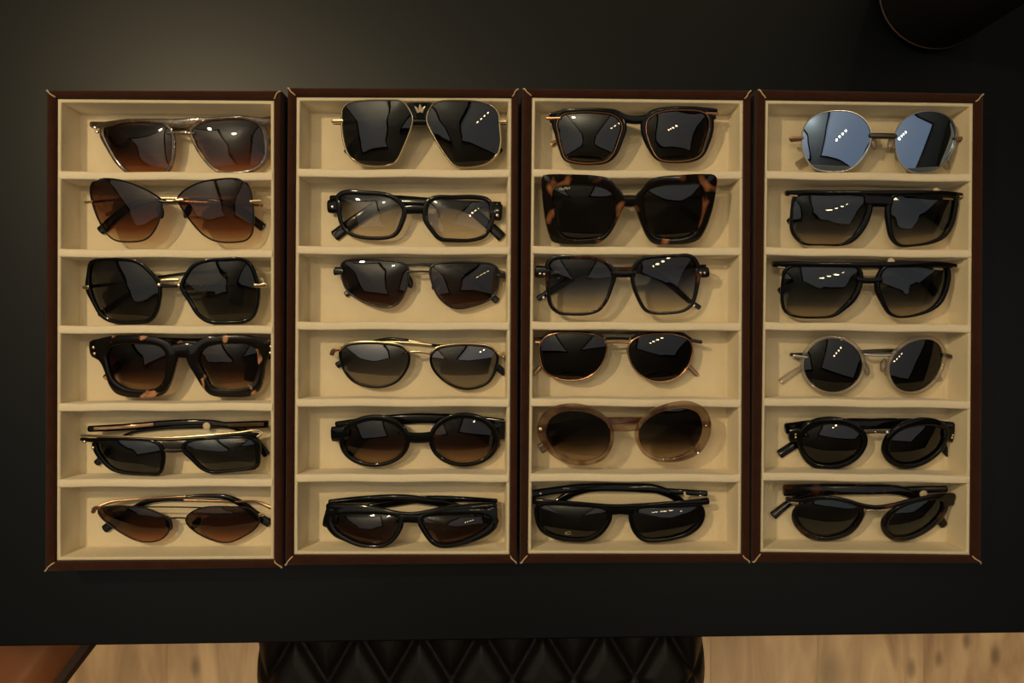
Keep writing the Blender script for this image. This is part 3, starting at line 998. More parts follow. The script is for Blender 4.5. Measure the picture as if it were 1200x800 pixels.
g = Pair(90, 200, 'butterfly sunglasses with thin black wire rims and brown lenses paling at the bottom',
         [(95, 75), (120, 57), (180, 52), (270, 65), (380, 105), (455, 145), (490, 175), (492, 230), (470, 310), (430, 375), (390, 402), (300, 412), (225, 402), (180, 365), (130, 280), (95, 180), (85, 110)],
         [(597, 160), (640, 115), (720, 75), (830, 55), (940, 53), (985, 70), (1010, 110), (1025, 190), (1032, 290), (1020, 370), (990, 402), (920, 414), (820, 408), (750, 375), (670, 290), (610, 200)], hc=0.0285, tilt=0.007)
g.rims(10, 10, .0018, True)
g.bar((485, 180, 16), (540, 184, 14), (600, 178, 16), th=.002)
g.frame_done('blackmetal'); g.lenses('brownclear', 2)
g.part('endpiece', 'gold', (52, 186, 16), (92, 182, 12), th=.002, label='gold endpiece')
g.part('endpiece', 'gold', (1022, 182, 18), (1078, 178, 16), th=.0024, label='gold endpiece')
g.part('bridge', 'gold', (582, 173, 14), (622, 172, 14), th=.0016, dz=.0012, label='gold bridge clip')
g.temples('gold', [(56, 188, 16), (300, 165, 9), (650, 162, 9), (850, 182, 30), (930, 215, 44), (1090, 330, 50)],
          [(1090, 204, 16), (850, 190, 12), (600, 178, 14), (400, 180, 30), (300, 215, 44), (140, 352, 52)], tip='black', tip_from=.56)
g.pads([(490, 238, .2), (650, 238, -.4)], 'darkpad')

g = Pair(90, 295, 'oversized black hexagonal sunglasses with gold bridge and grey lenses',
         [(95, 70), (150, 60), (260, 56), (350, 70), (410, 115), (455, 165), (475, 205), (475, 270), (455, 350), (420, 393), (350, 405), (220, 400), (160, 370), (110, 290), (84, 210), (82, 130)],
         [(645, 155), (690, 92), (760, 64), (870, 57), (970, 57), (1010, 87), (1036, 150), (1050, 210), (1046, 300), (1026, 366), (985, 396), (880, 405), (785, 400), (725, 365), (670, 280), (628, 205)], hc=0.0275, tilt=0.0065)
g.rims([22, 22, 22, 22, 22, 22, 22, 22, 22, 22, 20, 20, 22, 22, 32, 22], [22, 22, 22, 24, 24, 24, 24, 24, 24, 22, 22, 20, 22, 22, 22, 24], .0036)
g.frame_done('black'); g.lenses('greygrad')
g.part('bridge', 'gold', (498, 168, 18), (545, 166, 18), (592, 166, 18), th=.0026, label='gold bridge')
g.part('bridge', 'black', (482, 202, 18), (545, 203, 14), (600, 200, 18), th=.0026)
g.dots('rivet', 'gold', [(480, 192), (597, 194)], 12, label='gold rivet')
g.part('endpiece', 'gold', (44, 208, 24), (66, 208, 26), th=.003, dz=.0008, label='gold endpiece')
g.part('endpiece', 'gold', (1048, 199, 26), (1080, 198, 24), (1106, 194, 30), th=.003, dz=.0008, label='gold endpiece')
g.part('endpiece', 'gold', (1082, 160, 22), (1090, 176, 22), th=.002, label='gold endpiece')
g.temples('black', [(60, 206, 20), (300, 175, 14), (600, 130, 14), (840, 110, 26), (960, 120, 36), (930, 300, 80)],
          [(1095, 195, 18), (800, 200, 16), (560, 200, 16), (430, 198, 26), (300, 255, 34), (135, 368, 30)])

g = Pair(90, 385, 'chunky dark tortoiseshell square sunglasses with pale flecks and twin gold studs',
         [(200, 115), (260, 95), (380, 92), (480, 105), (515, 140), (520, 230), (510, 300), (470, 345), (380, 358), (290, 345), (220, 295), (190, 210), (185, 150)],
         [(745, 122), (800, 98), (900, 90), (1000, 95), (1050, 125), (1062, 190), (1058, 270), (1030, 325), (960, 350), (880, 355), (800, 340), (762, 275), (722, 190)], hc=0.024, tilt=0.005)
g.ring2(g.frame, g.lp[0], [(76, 80), (84, 70), (130, 58), (210, 42), (300, 38), (430, 45), (520, 70), (560, 95), (592, 140), (580, 230), (548, 330), (510, 383), (440, 402), (300, 400), (230, 378), (192, 330), (165, 250), (132, 186), (92, 164), (82, 150)], .0048)
g.ring2(g.frame, g.lp[1], [(640, 120), (690, 88), (760, 50), (860, 37), (1000, 37), (1070, 52), (1140, 62), (1148, 75), (1147, 140), (1140, 150), (1112, 200), (1096, 290), (1076, 355), (1020, 394), (900, 402), (790, 390), (740, 345), (690, 265), (650, 195)], .0048)
g.bar((560, 128, 74), (600, 128, 84), (650, 126, 92), (690, 130, 84), th=.0044)
g.frame_done('tortoise'); g.lenses('brownround', dz=-.0006)
g.dots('rivet', 'gold', [(98, 110), (104, 145), (1137, 104), (1134, 142)], 10, dz=.0024, label='gold stud')
g.temples('tortoise', [(90, 100, 40), (350, 75, 44), (640, 78, 44), (900, 100, 60), (1020, 190, 70), (1010, 300, 60)],
          [(1138, 150, 60), (900, 110, 44), (640, 84, 44), (400, 120, 44), (250, 210, 44), (168, 288, 34)])

g = Pair(90, 480, 'black rectangular sunglasses with gold brow line and striped temples, above the teardrop pair',
         [(120, 190), (180, 178), (300, 180), (420, 188), (475, 210), (492, 250), (490, 320), (478, 366), (420, 370), (300, 362), (220, 342), (160, 285), (125, 225)],
         [(640, 208), (680, 187), (800, 174), (930, 168), (1010, 173), (1043, 200), (1048, 260), (1043, 322), (1000, 338), (880, 352), (790, 356), (740, 332), (680, 270), (636, 228)], hc=0.022, tilt=0.003)
g.rims([28, 16, 14, 14, 22, 25, 26, 18, 14, 16, 20, 26, 30], [24, 14, 14, 14, 22, 32, 30, 26, 18, 16, 18, 22, 26, 24], .0032)
g.bar((30, 172, 20), (100, 178, 26), (300, 172, 10), (560, 178, 10), (800, 162, 14), (1000, 148, 34), (1060, 155, 40), th=.0030)
g.bar((500, 240, 16), (560, 244, 14), (625, 240, 16), th=.003)
g.frame_done('black'); g.lenses('greyblue')
g.part('brow_bar', 'gold', (28, 150, 16), (150, 154, 15), (350, 160, 13), (560, 164, 13), (750, 152, 13), (950, 132, 13), (1070, 120, 12), (1090, 136, 14), (1060, 157, 14), th=.0022, dz=.001, label='gold brow line')
g.part('bridge', 'gunmetal', (505, 208, 44), (560, 208, 50), (615, 208, 44), th=.0012, dz=-.001, label='grey metal bridge plate')
g.dots('rivet', 'gold', [(45, 188), (95, 222)], 10, label='gold stud')
g.temples('black', [(74, 112, 36), (300, 100, 40), (600, 76, 38), (830, 82, 34), (1010, 140, 30), (1112, 262, 44)],
          [(1118, 84, 44), (950, 88, 40), (700, 94, 30), (450, 112, 20), (280, 150, 16), (118, 312, 40)], stripe=('bronze', .42, .5), up=(.004, .001))
g.dots('round_sticker', 'sticker', [(760, 95)], 22, z=CELL_Z + .0085, dz=0, hgt=.0004, label='small round beige sticker on temple')
g.lens_text(1, 'CARRERA', 900, 192, 985, 190, 11, 'copperprint')

g = Pair(90, 565, 'slim teardrop wire sunglasses with brown lenses, beneath the gold-browed pair',
         [(130, 165), (170, 148), (300, 145), (400, 155), (480, 185), (530, 215), (545, 245), (530, 295), (490, 330), (430, 345), (350, 335), (260, 290), (190, 240), (145, 200)],
         [(645, 210), (690, 170), (760, 150), (900, 148), (1000, 155), (1050, 190), (1065, 230), (1040, 270), (980, 310), (900, 345), (840, 345), (760, 320), (690, 280), (650, 240)], tilt=.005)
g.rims(9, 9, .0016, True)
g.bar((300, 144, 8), (450, 144, 8), (600, 145, 8), (760, 149, 8), th=.0016, round_=True)
g.bar((528, 212, 10), (590, 208, 10), (650, 210, 10), th=.0018, round_=True)
g.frame_done('blackmetal'); g.lenses('brown', 2)
g.part('endpiece', 'bronze', (96, 172, 24), (106, 152, 22), (136, 150, 16), th=.003, label='bronze endpiece')
g.part('endpiece', 'gold', (1072, 190, 18), (1094, 188, 18), th=.003, label='gold endpiece')
g.temples('bronze', [(96, 160, 24), (150, 128, 20), (260, 108, 14), (600, 84, 12), (800, 80, 24), (930, 100, 34), (1010, 165, 46), (1128, 240, 48)],
          [(1140, 150, 22), (1128, 124, 16), (950, 113, 12), (650, 104, 13), (470, 104, 24), (380, 126, 34), (280, 195, 44), (165, 272, 48)], tip='black', tip_from=.5, up=(.005, .001))
g.pads([(540, 240, .3), (700, 238, -.6)], 'darkpad')

# ---- second tray
g = Pair(370, 110, 'gold-rimmed navigator sunglasses with grey lenses and black crest plate between them',
         [(165, 85), (200, 57), (290, 44), (400, 42), (500, 48), (530, 75), (558, 125), (563, 160), (545, 225), (510, 310), (470, 390), (430, 416), (330, 420), (260, 406), (200, 360), (170, 290), (158, 200), (157, 120)],
         [(657, 130), (690, 67), (730, 50), (850, 44), (960, 52), (1030, 77), (1063, 115), (1073, 200), (1078, 290), (1062, 350), (1018, 395), (950, 420), (822, 420), (772, 370), (702, 260), (657, 165)], hc=0.029, tilt=0.008)
g.rims(10, 10, .0024)
g.frame_done('gold', 'gold wire rims'); g.lenses('grey', 2)
g.part('bridge', 'black', (611, 58, 150), (611, 100, 108), (611, 144, 86), th=.0022, dz=-.0004, label='black plate between the lenses')
g.part('bridge', 'black', (566, 168, 34), (611, 168, 34), (656, 168, 34), th=.003, dz=-.0012, label='black lower bridge')
mb = MB()                                   # a crest of three rounded leaves
for cx, cy, a, ln, w_ in ((611, 84, 0, 40, 17), (592, 90, -.62, 40, 15), (630, 90, .62, 40, 15)):
    dx, dy = math.sin(a), -math.cos(a)
    g.blade(mb, [(cx - dx * 12 + 0, cy - dy * 12 + 8, w_ * .9), (cx, cy, w_), (cx + dx * ln * .35, cy + dy * ln * .35, w_ * .75), (cx + dx * ln * .5, cy + dy * ln * .5, w_ * .3)], .0006, None, dz=.0012)
g.blade(mb, [(594, 101, 10), (611, 103, 11), (628, 101, 10)], .0006, None, dz=.0012)
o_ = g.mesh(mb, 'crest', M['gold']); o_['label'] = 'gold three-leaf crest'
g.part('endpiece', 'gold', (102, 162, 26), (156, 160, 20), th=.003, label='gold endpiece')
g.part('endpiece', 'gold', (1078, 164, 20), (1128, 162, 24), th=.003, label='gold endpiece')
g.temples('black', [(106, 172, 16), (310, 164, 26), (650, 166, 32), (860, 176, 36), (950, 220, 44), (1075, 345, 56)],
          [(1128, 172, 16), (900, 164, 26), (600, 168, 32), (380, 180, 36), (290, 230, 44), (188, 350, 56)])
g.pads([(518, 232, .3), (712, 236, -.4)])

g = Pair(370, 210, 'thick black octagonal glasses with almost clear lenses, temple tips showing at both sides',
         [(140, 108), (180, 92), (280, 94), (400, 102), (455, 122), (492, 155), (506, 187), (492, 245), (463, 308), (430, 328), (330, 335), (240, 322), (183, 290), (158, 240), (146, 160)],
         [(657, 192), (668, 147), (702, 123), (800, 118), (950, 118), (1003, 133), (1022, 170), (1026, 230), (1003, 288), (983, 322), (920, 345), (800, 346), (733, 337), (692, 290), (659, 237)])
g.rims([26, 30, 28, 26, 26, 28, 30, 30, 26, 22, 22, 22, 24, 24, 26], [32, 32, 28, 25, 25, 25, 25, 24, 24, 24, 22, 24, 26, 28, 30], .0042)
g.bar((515, 178, 50), (580, 176, 54), (645, 178, 50), th=.004)
g.bar((76, 160, 74), (110, 158, 84), (140, 150, 70), th=.004)
g.bar((1026, 190, 90), (1060, 192, 100), (1086, 194, 96), th=.004)
g.frame_done('black'); g.lenses('nearclear')
g.dots('rivet', 'silver', [(98, 160), (1063, 210)], 11, dz=.0022, label='small silver stud')
g.temples('black', [(90, 112, 34), (350, 112, 46), (620, 128, 46), (880, 165, 56), (1010, 265, 54), (1090, 338, 60)],
          [(1080, 152, 40), (860, 148, 48), (600, 130, 46), (400, 140, 64), (260, 220, 60), (112, 332, 66)], th=.0034)

g = Pair(370, 290, 'black wire double-bridge sunglasses with angular dark brown lenses',
         [(160, 95), (190, 80), (300, 76), (420, 82), (500, 94), (533, 117), (538, 180), (518, 258), (478, 322), (430, 345), (360, 339), (262, 303), (193, 253), (163, 190), (155, 130)],
         [(678, 122), (702, 103), (800, 93), (920, 94), (1030, 103), (1062, 127), (1069, 190), (1057, 250), (1027, 292), (940, 332), (832, 352), (782, 337), (722, 283), (688, 210), (675, 152)])
g.rims(11, 11, .0022)
g.bar((530, 108, 10), (610, 104, 10), (690, 110, 10), th=.0018)
g.bar((535, 141, 12), (610, 139, 12), (680, 143, 12), th=.0022)
g.bar((112, 142, 42), (155, 142, 30), th=.003)
g.bar((1070, 165, 28), (1120, 164, 40), th=.003)
g.frame_done('blackmetal'); g.lenses('browndark', 2)
g.temples('blackmetal', [(118, 124, 20), (540, 98, 9), (760, 110, 10), (900, 170, 22), (1062, 312, 40)],
          [(1116, 150, 20), (860, 100, 9), (520, 96, 9), (400, 125, 12), (300, 190, 24), (178, 275, 34)])
g.pads([(548, 198, .3), (706, 210, -.5)], 'darkpad')

g = Pair(370, 385, 'gold-browed aviator sunglasses with black-edged silvery lenses',
         [(152, 128), (190, 103), (270, 92), (400, 95), (498, 112), (536, 142), (541, 190), (516, 253), (468, 306), (390, 334), (310, 331), (232, 306), (184, 258), (158, 200)],
         [(684, 158), (722, 123), (800, 106), (920, 103), (1018, 118), (1057, 152), (1058, 200), (1036, 268), (998, 316), (920, 344), (860, 344), (782, 316), (713, 258), (684, 205)], tilt=.005)
g.rims(14, 14, .0030)
g.frame_done('black'); g.lenses('silverfade', 2)
g.part('brow_bar', 'gold', (140, 130, 10), (180, 92, 12), (270, 78, 13), (400, 82, 13), (500, 98, 12), (552, 140, 10), th=.0026, dz=.0008, label='gold brow line')
g.part('brow_bar', 'gold', (666, 152, 10), (710, 112, 12), (800, 94, 13), (920, 90, 13), (1025, 106, 12), (1070, 150, 10), th=.0026, dz=.0008, label='gold brow line')
g.part('bridge', 'gold', (545, 140, 16), (605, 137, 16), (670, 146, 16), th=.0026, label='gold bridge')
g.part('endpiece', 'bronze', (94, 150, 26), (104, 128, 24), (140, 122, 18), th=.003, label='bronze endpiece')
g.part('endpiece', 'gold', (1072, 150, 18), (1112, 152, 26), (1114, 186, 22), th=.003, label='gold endpiece')
g.temples('gold', [(98, 132, 22), (250, 88, 12), (480, 78, 14), (690, 96, 16), (880, 130, 30), (1000, 180, 36), (1106, 258, 42)],
          [(1112, 168, 22), (980, 104, 12), (650, 92, 14), (560, 72, 20), (360, 66, 16), (240, 140, 30), (128, 214, 38)], tip='black', tip_from=.55, up=(.004, .001))

g = Pair(370, 475, 'glossy black thick round sunglasses with brown fading lenses',
         ell(346, 213, 178, 124), ell(868, 205, 180, 130), tilt=.0045)
g.rims([30, 32, 34, 36, 36, 36, 36, 34, 30, 26, 24, 22, 22, 24, 26, 28], [26, 30, 32, 34, 34, 34, 34, 34, 32, 28, 26, 24, 24, 24, 24, 24], .0050)
g.bar((535, 186, 64), (605, 190, 62), (680, 184, 64), th=.0044)
g.bar((98, 166, 86), (140, 164, 88), (190, 160, 70), th=.0044)
g.bar((1045, 150, 90), (1090, 146, 104), (1116, 142, 100), th=.0044)
g.frame_done('black'); g.lenses('brownround', dz=-.0006)
g.temples('black', [(122, 108, 30), (380, 80, 44), (640, 74, 58), (820, 90, 56), (970, 170, 50), (1068, 240, 40)],
          [(1108, 96, 36), (820, 74, 50), (580, 78, 58), (400, 100, 56), (270, 200, 56), (205, 282, 40)], up=(.004, .001))

g = Pair(370, 565, 'low black wraparound sunglasses with heavy angular frame and dark brown lenses',
         [(105, 218), (150, 194), (300, 186), (420, 190), (476, 207), (486, 240), (470, 285), (435, 330), (390, 357), (330, 364), (250, 350), (180, 318), (130, 282)],
         [(627, 217), (680, 198), (800, 192), (930, 192), (1000, 207), (1022, 228), (995, 265), (940, 302), (870, 337), (800, 355), (740, 357), (700, 342), (655, 285)], hc=0.025, tilt=0.001, bow=0.008)
g.rims([54, 56, 42, 32, 30, 30, 28, 27, 24, 22, 24, 28, 40], [32, 36, 46, 52, 60, 52, 46, 38, 28, 24, 26, 28, 30], .0046)
g.bar((60, 190, 130), (80, 195, 140), (120, 195, 120), th=.0044)
g.bar((480, 210, 58), (545, 208, 56), (625, 212, 58), th=.0044)
g.bar((990, 190, 110), (1040, 192, 150), (1058, 192, 140), th=.0044)
g.bar((70, 140, 36), (300, 150, 36), (540, 186, 22), (780, 155, 36), (1050, 132, 36), th=.0044)
g.frame_done('black'); g.lenses('browndark', dz=-.0006)
g.temples('black', [(82, 112, 24), (280, 98, 38), (500, 92, 44), (650, 108, 44), (850, 150, 40), (1000, 220, 30)],
          [(1058, 108, 24), (850, 98, 32), (640, 98, 40), (500, 112, 44), (300, 150, 40), (150, 220, 30)], up=(.005, .001))

# ---- third tray
g = Pair(615, 115, 'black square sunglasses with fine copper inner rims',
         [(192, 142), (222, 102), (300, 88), (420, 88), (518, 103), (556, 137), (566, 170), (546, 240), (516, 318), (478, 361), (400, 376), (300, 371), (243, 352), (214, 280), (198, 200)],
         [(718, 142), (752, 103), (830, 79), (940, 74), (1038, 84), (1071, 112), (1076, 170), (1056, 250), (1027, 326), (980, 354), (890, 366), (802, 358), (773, 338), (733, 260), (714, 190)], hc=0.025, tilt=0.006)
g.rims([34, 34, 28, 26, 30, 30, 32, 32, 28, 20, 16, 16, 18, 20, 26], [36, 34, 28, 26, 28, 30, 32, 32, 24, 20, 16, 16, 20, 28, 34], .0036)
g.bar((150, 98, 22), (200, 86, 26), (300, 74, 24), (520, 78, 26), (600, 122, 46), (700, 122, 46), (760, 82, 30), (900, 62, 24), (1060, 68, 26), (1120, 74, 22), th=.0036)
g.bar((155, 130, 26), (185, 150, 26), th=.003)
g.bar((1075, 120, 26), (1112, 112, 24), th=.003)
g.frame_done('black'); g.lenses('grey', 2)
for k, pts in enumerate(g.lp):
    mb = MB(); g.ring(mb, pts, 8, .0016, True, dz=.0016)
    g.mesh(mb, 'inner_rim', M['copper'])['label'] = 'copper inner rim'
g.part('endpiece', 'copper', (130, 120, 16), (205, 118, 14), th=.002, dz=.0018, label='copper endpiece')
g.part('endpiece', 'copper', (1062, 88, 14), (1128, 91, 18), th=.002, dz=.0018, label='copper endpiece')
g.temples('copper', [(134, 122, 14), (500, 130, 10), (850, 135, 10), (1000, 182, 11), (1094, 230, 22)],
          [(1128, 94, 14), (800, 115, 10), (450, 140, 10), (290, 200, 11), (158, 270, 28)], th=.0022)

g = Pair(615, 200, 'oversized squared tortoiseshell sunglasses with wide amber-banded frame and dark lenses',
         [(168, 112), (202, 92), (320, 87), (440, 97), (508, 132), (527, 170), (531, 240), (507, 318), (458, 382), (400, 397), (290, 402), (222, 382), (193, 330), (173, 230)],
         [(703, 155), (733, 113), (820, 88), (930, 83), (1028, 83), (1040, 112), (1042, 200), (1027, 288), (998, 357), (940, 391), (850, 401), (763, 382), (723, 330), (703, 250)], hc=0.033, tilt=0.01, bow=0.004)
g.ring2(g.frame, g.lp[0], [(98, 48), (108, 28), (140, 22), (300, 23), (420, 30), (500, 50), (545, 100), (582, 152), (584, 200), (565, 245), (535, 310), (490, 382), (432, 424), (380, 430), (210, 428), (160, 412), (140, 370), (118, 280), (102, 150)], .0044)
g.ring2(g.frame, g.lp[1], [(640, 160), (690, 100), (730, 55), (790, 36), (900, 26), (1050, 20), (1105, 24), (1124, 42), (1120, 110), (1098, 230), (1060, 340), (1020, 402), (960, 426), (850, 432), (760, 428), (720, 395), (680, 310), (655, 240), (640, 205)], .0044)
g.bar((565, 182, 56), (612, 183, 60), (662, 182, 56), th=.0042)
g.frame_done('havana'); g.lenses('grey', dz=-.0006)
g.temples('redtortoise', [(112, 158, 26), (400, 156, 22), (700, 158, 24), (880, 190, 40), (1010, 290, 44)],
          [(1090, 158, 26), (800, 156, 22), (500, 158, 24), (360, 200, 44), (270, 290, 44)])
g.lens_text(0, 'MaxMara', 200, 116, 266, 106, 15, 'print', .35)

g = Pair(615, 290, 'slim dark tortoiseshell square sunglasses with smoky lenses fading to clear',
         [(152, 93), (182, 75), (280, 68), (400, 73), (458, 93), (496, 132), (511, 167), (496, 230), (467, 308), (428, 356), (370, 376), (270, 381), (202, 371), (164, 332), (149, 250), (145, 150)],
         [(643, 167), (654, 122), (693, 79), (760, 65), (880, 58), (968, 63), (997, 102), (1006, 160), (996, 240), (971, 327), (928, 361), (850, 374), (752, 374), (713, 357), (674, 290), (648, 220)], hc=0.028, tilt=0.007)
g.rims([30, 28, 24, 24, 26, 28, 26, 22, 20, 20, 20, 18, 20, 24, 24, 26], [26, 28, 28, 22, 20, 24, 26, 24, 22, 20, 18, 18, 18, 20, 22, 22], .0036)
g.bar((515, 152, 44), (578, 156, 40), (640, 152, 44), th=.0036)
g.bar((66, 144, 62), (100, 146, 66), (140, 140, 50), th=.0036)
g.bar((1005, 142, 50), (1050, 146, 62), (1072, 144, 58), th=.0036)
g.frame_done('redtortoise'); g.lenses('bluefade')
g.dots('rivet', 'silver', [(90, 152), (115, 155), (1030, 147), (1053, 147)], 9, dz=.0019, label='small silver stud')
g.temples('redtortoise', [(70, 116, 20), (350, 130, 28), (600, 128, 26), (740, 150, 42), (850, 215, 36), (960, 310, 28), (1022, 350, 28)],
          [(1056, 108, 18), (800, 120, 30), (560, 128, 26), (320, 150, 44), (220, 215, 40), (80, 298, 34)])
g.dots('tip_inlay', 'silver', [(112, 293)], 12, z=CELL_Z + .0035, dz=0, hgt=.0004, label='silver tip inlay')
g.dots('tip_inlay', 'silver', [(988, 338)], 12, z=CELL_Z + .0035, dz=0, hgt=.0004, label='silver tip inlay')

g = Pair(615, 375, 'copper-wire navigator sunglasses with black brow and opaque black lenses',
         [(98, 133), (132, 98), (220, 79), (330, 82), (428, 98), (470, 127), (476, 170), (456, 240), (408, 306), (340, 341), (250, 348), (172, 331), (114, 288), (92, 220), (89, 170)],
         [(609, 162), (629, 128), (682, 98), (780, 86), (880, 92), (957, 118), (976, 160), (971, 220), (946, 280), (898, 326), (830, 354), (760, 354), (692, 326), (644, 280), (616, 220)], hc=0.022, tilt=0.005)
g.rims(10, 10, .0024)
g.bar((470, 131, 14), (540, 130, 14), (615, 133, 14), th=.0022)
g.bar((44, 133, 16), (92, 134, 14), th=.0022)
g.frame_done('copper', 'copper wire rims'); g.lenses('black', 2)
for k, pts in enumerate(([(100, 105, 18), (150, 74, 26), (240, 58, 24), (360, 66, 22), (455, 96, 18)], [(625, 106, 18), (690, 76, 24), (790, 62, 24), (900, 72, 24), (972, 112, 18)])):
    g.part('brow_bar', 'black', *pts, th=.003, dz=-.0004, label='black brow bar')
g.part('bridge', 'black', (478, 108, 16), (540, 106, 16), (608, 108, 16), th=.002, dz=-.0006)
g.part('endpiece', 'gunmetal', (975, 118, 20), (1032, 128, 22), th=.003)
g.temples('gunmetal', [(44, 112, 18), (300, 90, 16), (520, 74, 16), (740, 90, 16), (900, 200, 18), (960, 272, 22), (1006, 318, 26)],
          [(1030, 130, 18), (800, 80, 16), (560, 74, 16), (330, 90, 16), (170, 200, 18), (92, 278, 22), (45, 318, 26)], tip='bronze', tip_from=.75)

g = Pair(615, 465, 'large oval see-through brown sunglasses with lenses fading to clear',
         [(127, 190), (152, 128), (222, 89), (320, 84), (418, 113), (477, 157), (500, 215), (491, 278), (448, 341), (370, 371), (280, 368), (202, 332), (154, 278), (129, 225)],
         [(669, 210), (694, 158), (762, 104), (860, 74), (948, 69), (1012, 98), (1036, 150), (1031, 220), (997, 287), (938, 331), (860, 356), (772, 351), (713, 317), (679, 265)], hc=0.033, tilt=0.009, bow=0.005)
g.rims([56, 54, 46, 44, 36, 26, 22, 24, 28, 28, 28, 34, 42, 52], [26, 26, 34, 40, 46, 50, 54, 54, 48, 38, 26, 24, 24, 24], .0048)
g.bar((505, 180, 44), (580, 184, 40), (662, 176, 44), th=.0044)
g.frame_done('blush'); g.lenses('ovalfade', dz=-.0006)
g.dots('rivet', 'gold', [(92, 188, 14), (1062, 168, 8)], 10, dz=.0024, label='gold stud')
g.temples('blush', [(84, 190, 44), (350, 145, 40), (620, 138, 40), (860, 150, 40), (980, 230, 44), (1012, 318, 34)],
          [(1080, 160, 40), (800, 138, 40), (560, 140, 40), (340, 160, 44), (200, 240, 50), (92, 302, 62)])

g = Pair(615, 560, 'wide black rectangular sunglasses with broad black temples folded above the brow',
         [(90, 172), (150, 161), (300, 168), (430, 178), (478, 197), (485, 225), (458, 278), (418, 322), (370, 345), (280, 349), (182, 332), (113, 293), (88, 240)],
         [(637, 202), (680, 181), (800, 175), (930, 173), (1012, 173), (1025, 200), (1012, 258), (958, 307), (880, 337), (790, 351), (702, 347), (663, 308), (635, 245)], hc=0.021, tilt=0.003)
g.rims([30, 26, 24, 24, 26, 28, 30, 28, 26, 26, 26, 28, 28], [26, 26, 24, 24, 28, 32, 30, 28, 24, 24, 26, 30, 26], .0036)
g.bar((44, 132, 38), (120, 142, 34), (300, 150, 26), (520, 168, 30), (650, 164, 30), (850, 150, 28), (1000, 144, 40), (1072, 134, 40), th=.0036)
g.bar((485, 190, 56), (560, 186, 54), (632, 190, 56), th=.0036)
g.frame_done('black'); g.lenses('grey')
g.temples('black', [(44, 92, 46), (180, 72, 44), (340, 56, 46), (600, 55, 48), (760, 62, 48), (880, 110, 46), (980, 210, 40)],
          [(1062, 90, 34), (900, 80, 32), (700, 68, 34), (460, 62, 30), (310, 78, 40), (220, 120, 44), (120, 210, 40)], up=(.005, .001))
g.dots('hinge', 'silver', [(80, 92), (92, 90), (1028, 104)], 9, z=CELL_Z + .0155, dz=-.001, label='silver hinge')
g.dots('round_sticker', 'sticker', [(952, 93)], 23, z=CELL_Z + .0095, dz=0, hgt=.0004, label='round beige sticker on temple')
o_ = g.lens_text(0, 'C', 236, 332, 272, 328, 16, 'print')
o_['label'] = 'pale letter mark on the lens'

# ---- rightmost tray
g = Pair(900, 120, 'round blue-mirrored sunglasses with thin silver rims',
         [(202, 215), (208, 165), (242, 107), (310, 68), (420, 53), (508, 68), (567, 112), (596, 170), (594, 235), (567, 298), (518, 357), (460, 394), (350, 401), (272, 382), (223, 320), (203, 260)],
         [(748, 215), (758, 162), (802, 103), (870, 66), (950, 56), (1028, 73), (1077, 112), (1096, 180), (1091, 240), (1057, 317), (998, 381), (930, 406), (852, 406), (793, 368), (758, 300)], hc=0.026, tilt=0.006)
g.rims(8, 8, .0018, True)
g.frame_done('silver', 'silver wire rims'); g.lenses('bluemirror', 2)
g.part('bridge', 'gunmetal', (600, 196, 30), (672, 196, 34), (746, 200, 28), th=.003, label='dark metal bridge')
g.part('endpiece', 'bronze', (134, 212, 26), (200, 210, 20), th=.003, label='bronze endpiece')
g.part('endpiece', 'bronze', (1096, 214, 18), (1138, 211, 22), th=.003, label='bronze endpiece')
g.temples('gunmetal', [(138, 222, 18), (400, 200, 16), (700, 190, 16), (900, 230, 24), (990, 310, 36), (1062, 378, 48)],
          [(1136, 222, 18), (900, 200, 16), (600, 188, 16), (380, 230, 24), (260, 310, 40), (178, 370, 54)], tip='clear', tip_from=.62)
g.pads([(720, 240, -.2), (618, 236, .2)])

g = Pair(900, 210, 'black flat-topped sunglasses with solid bridge and grey fading lenses',
         [(165, 112), (200, 97), (350, 97), (500, 97), (566, 108), (578, 140), (566, 210), (527, 288), (478, 346), (430, 375), (320, 379), (213, 371), (170, 333), (149, 290), (146, 200), (153, 140)],
         [(728, 140), (743, 108), (830, 98), (950, 95), (1058, 95), (1086, 117), (1081, 180), (1056, 268), (1017, 326), (950, 361), (850, 381), (773, 378), (738, 338), (724, 250), (721, 180)], hc=0.022, tilt=0.006, dome=0.003)
g.rims([24, 20, 16, 16, 24, 34, 36, 36, 30, 16, 10, 14, 20, 20, 16, 16], [32, 24, 16, 16, 18, 26, 28, 30, 26, 20, 14, 18, 26, 34, 36], .0034)
g.bar((108, 82, 32), (220, 78, 30), (450, 80, 30), (700, 80, 32), (1000, 82, 30), (1090, 92, 36), (1144, 98, 34), th=.0038)
g.bar((572, 128, 70), (640, 126, 72), (720, 130, 70), th=.0036)
g.frame_done('black'); g.lenses('greyfade')
g.part('endpiece', 'gold', (128, 95, 9), (168, 99, 11), th=.001, dz=.002, label='gold accent')
g.part('endpiece', 'gold', (1124, 102, 12), (1146, 99, 10), th=.001, dz=.002, label='gold accent')
g.part('endpiece', 'bronze', (104, 74, 14), (107, 92, 14), th=.003, label='brown temple end')
g.temples('black', [(112, 76, 20), (450, 80, 24), (720, 90, 40), (860, 140, 54), (960, 210, 50), (1036, 282, 40)],
          [(1136, 92, 20), (800, 82, 24), (450, 84, 34), (290, 104, 54), (210, 180, 60), (122, 250, 34)])
g.dots('round_sticker', 'sticker', [(986, 68)], 20, dz=.0006, hgt=.0004, label='round beige sticker at the brow')
g.lens_text(1, 'CARRERA', 1026, 118, 1086, 122, 11, 'copperprint')

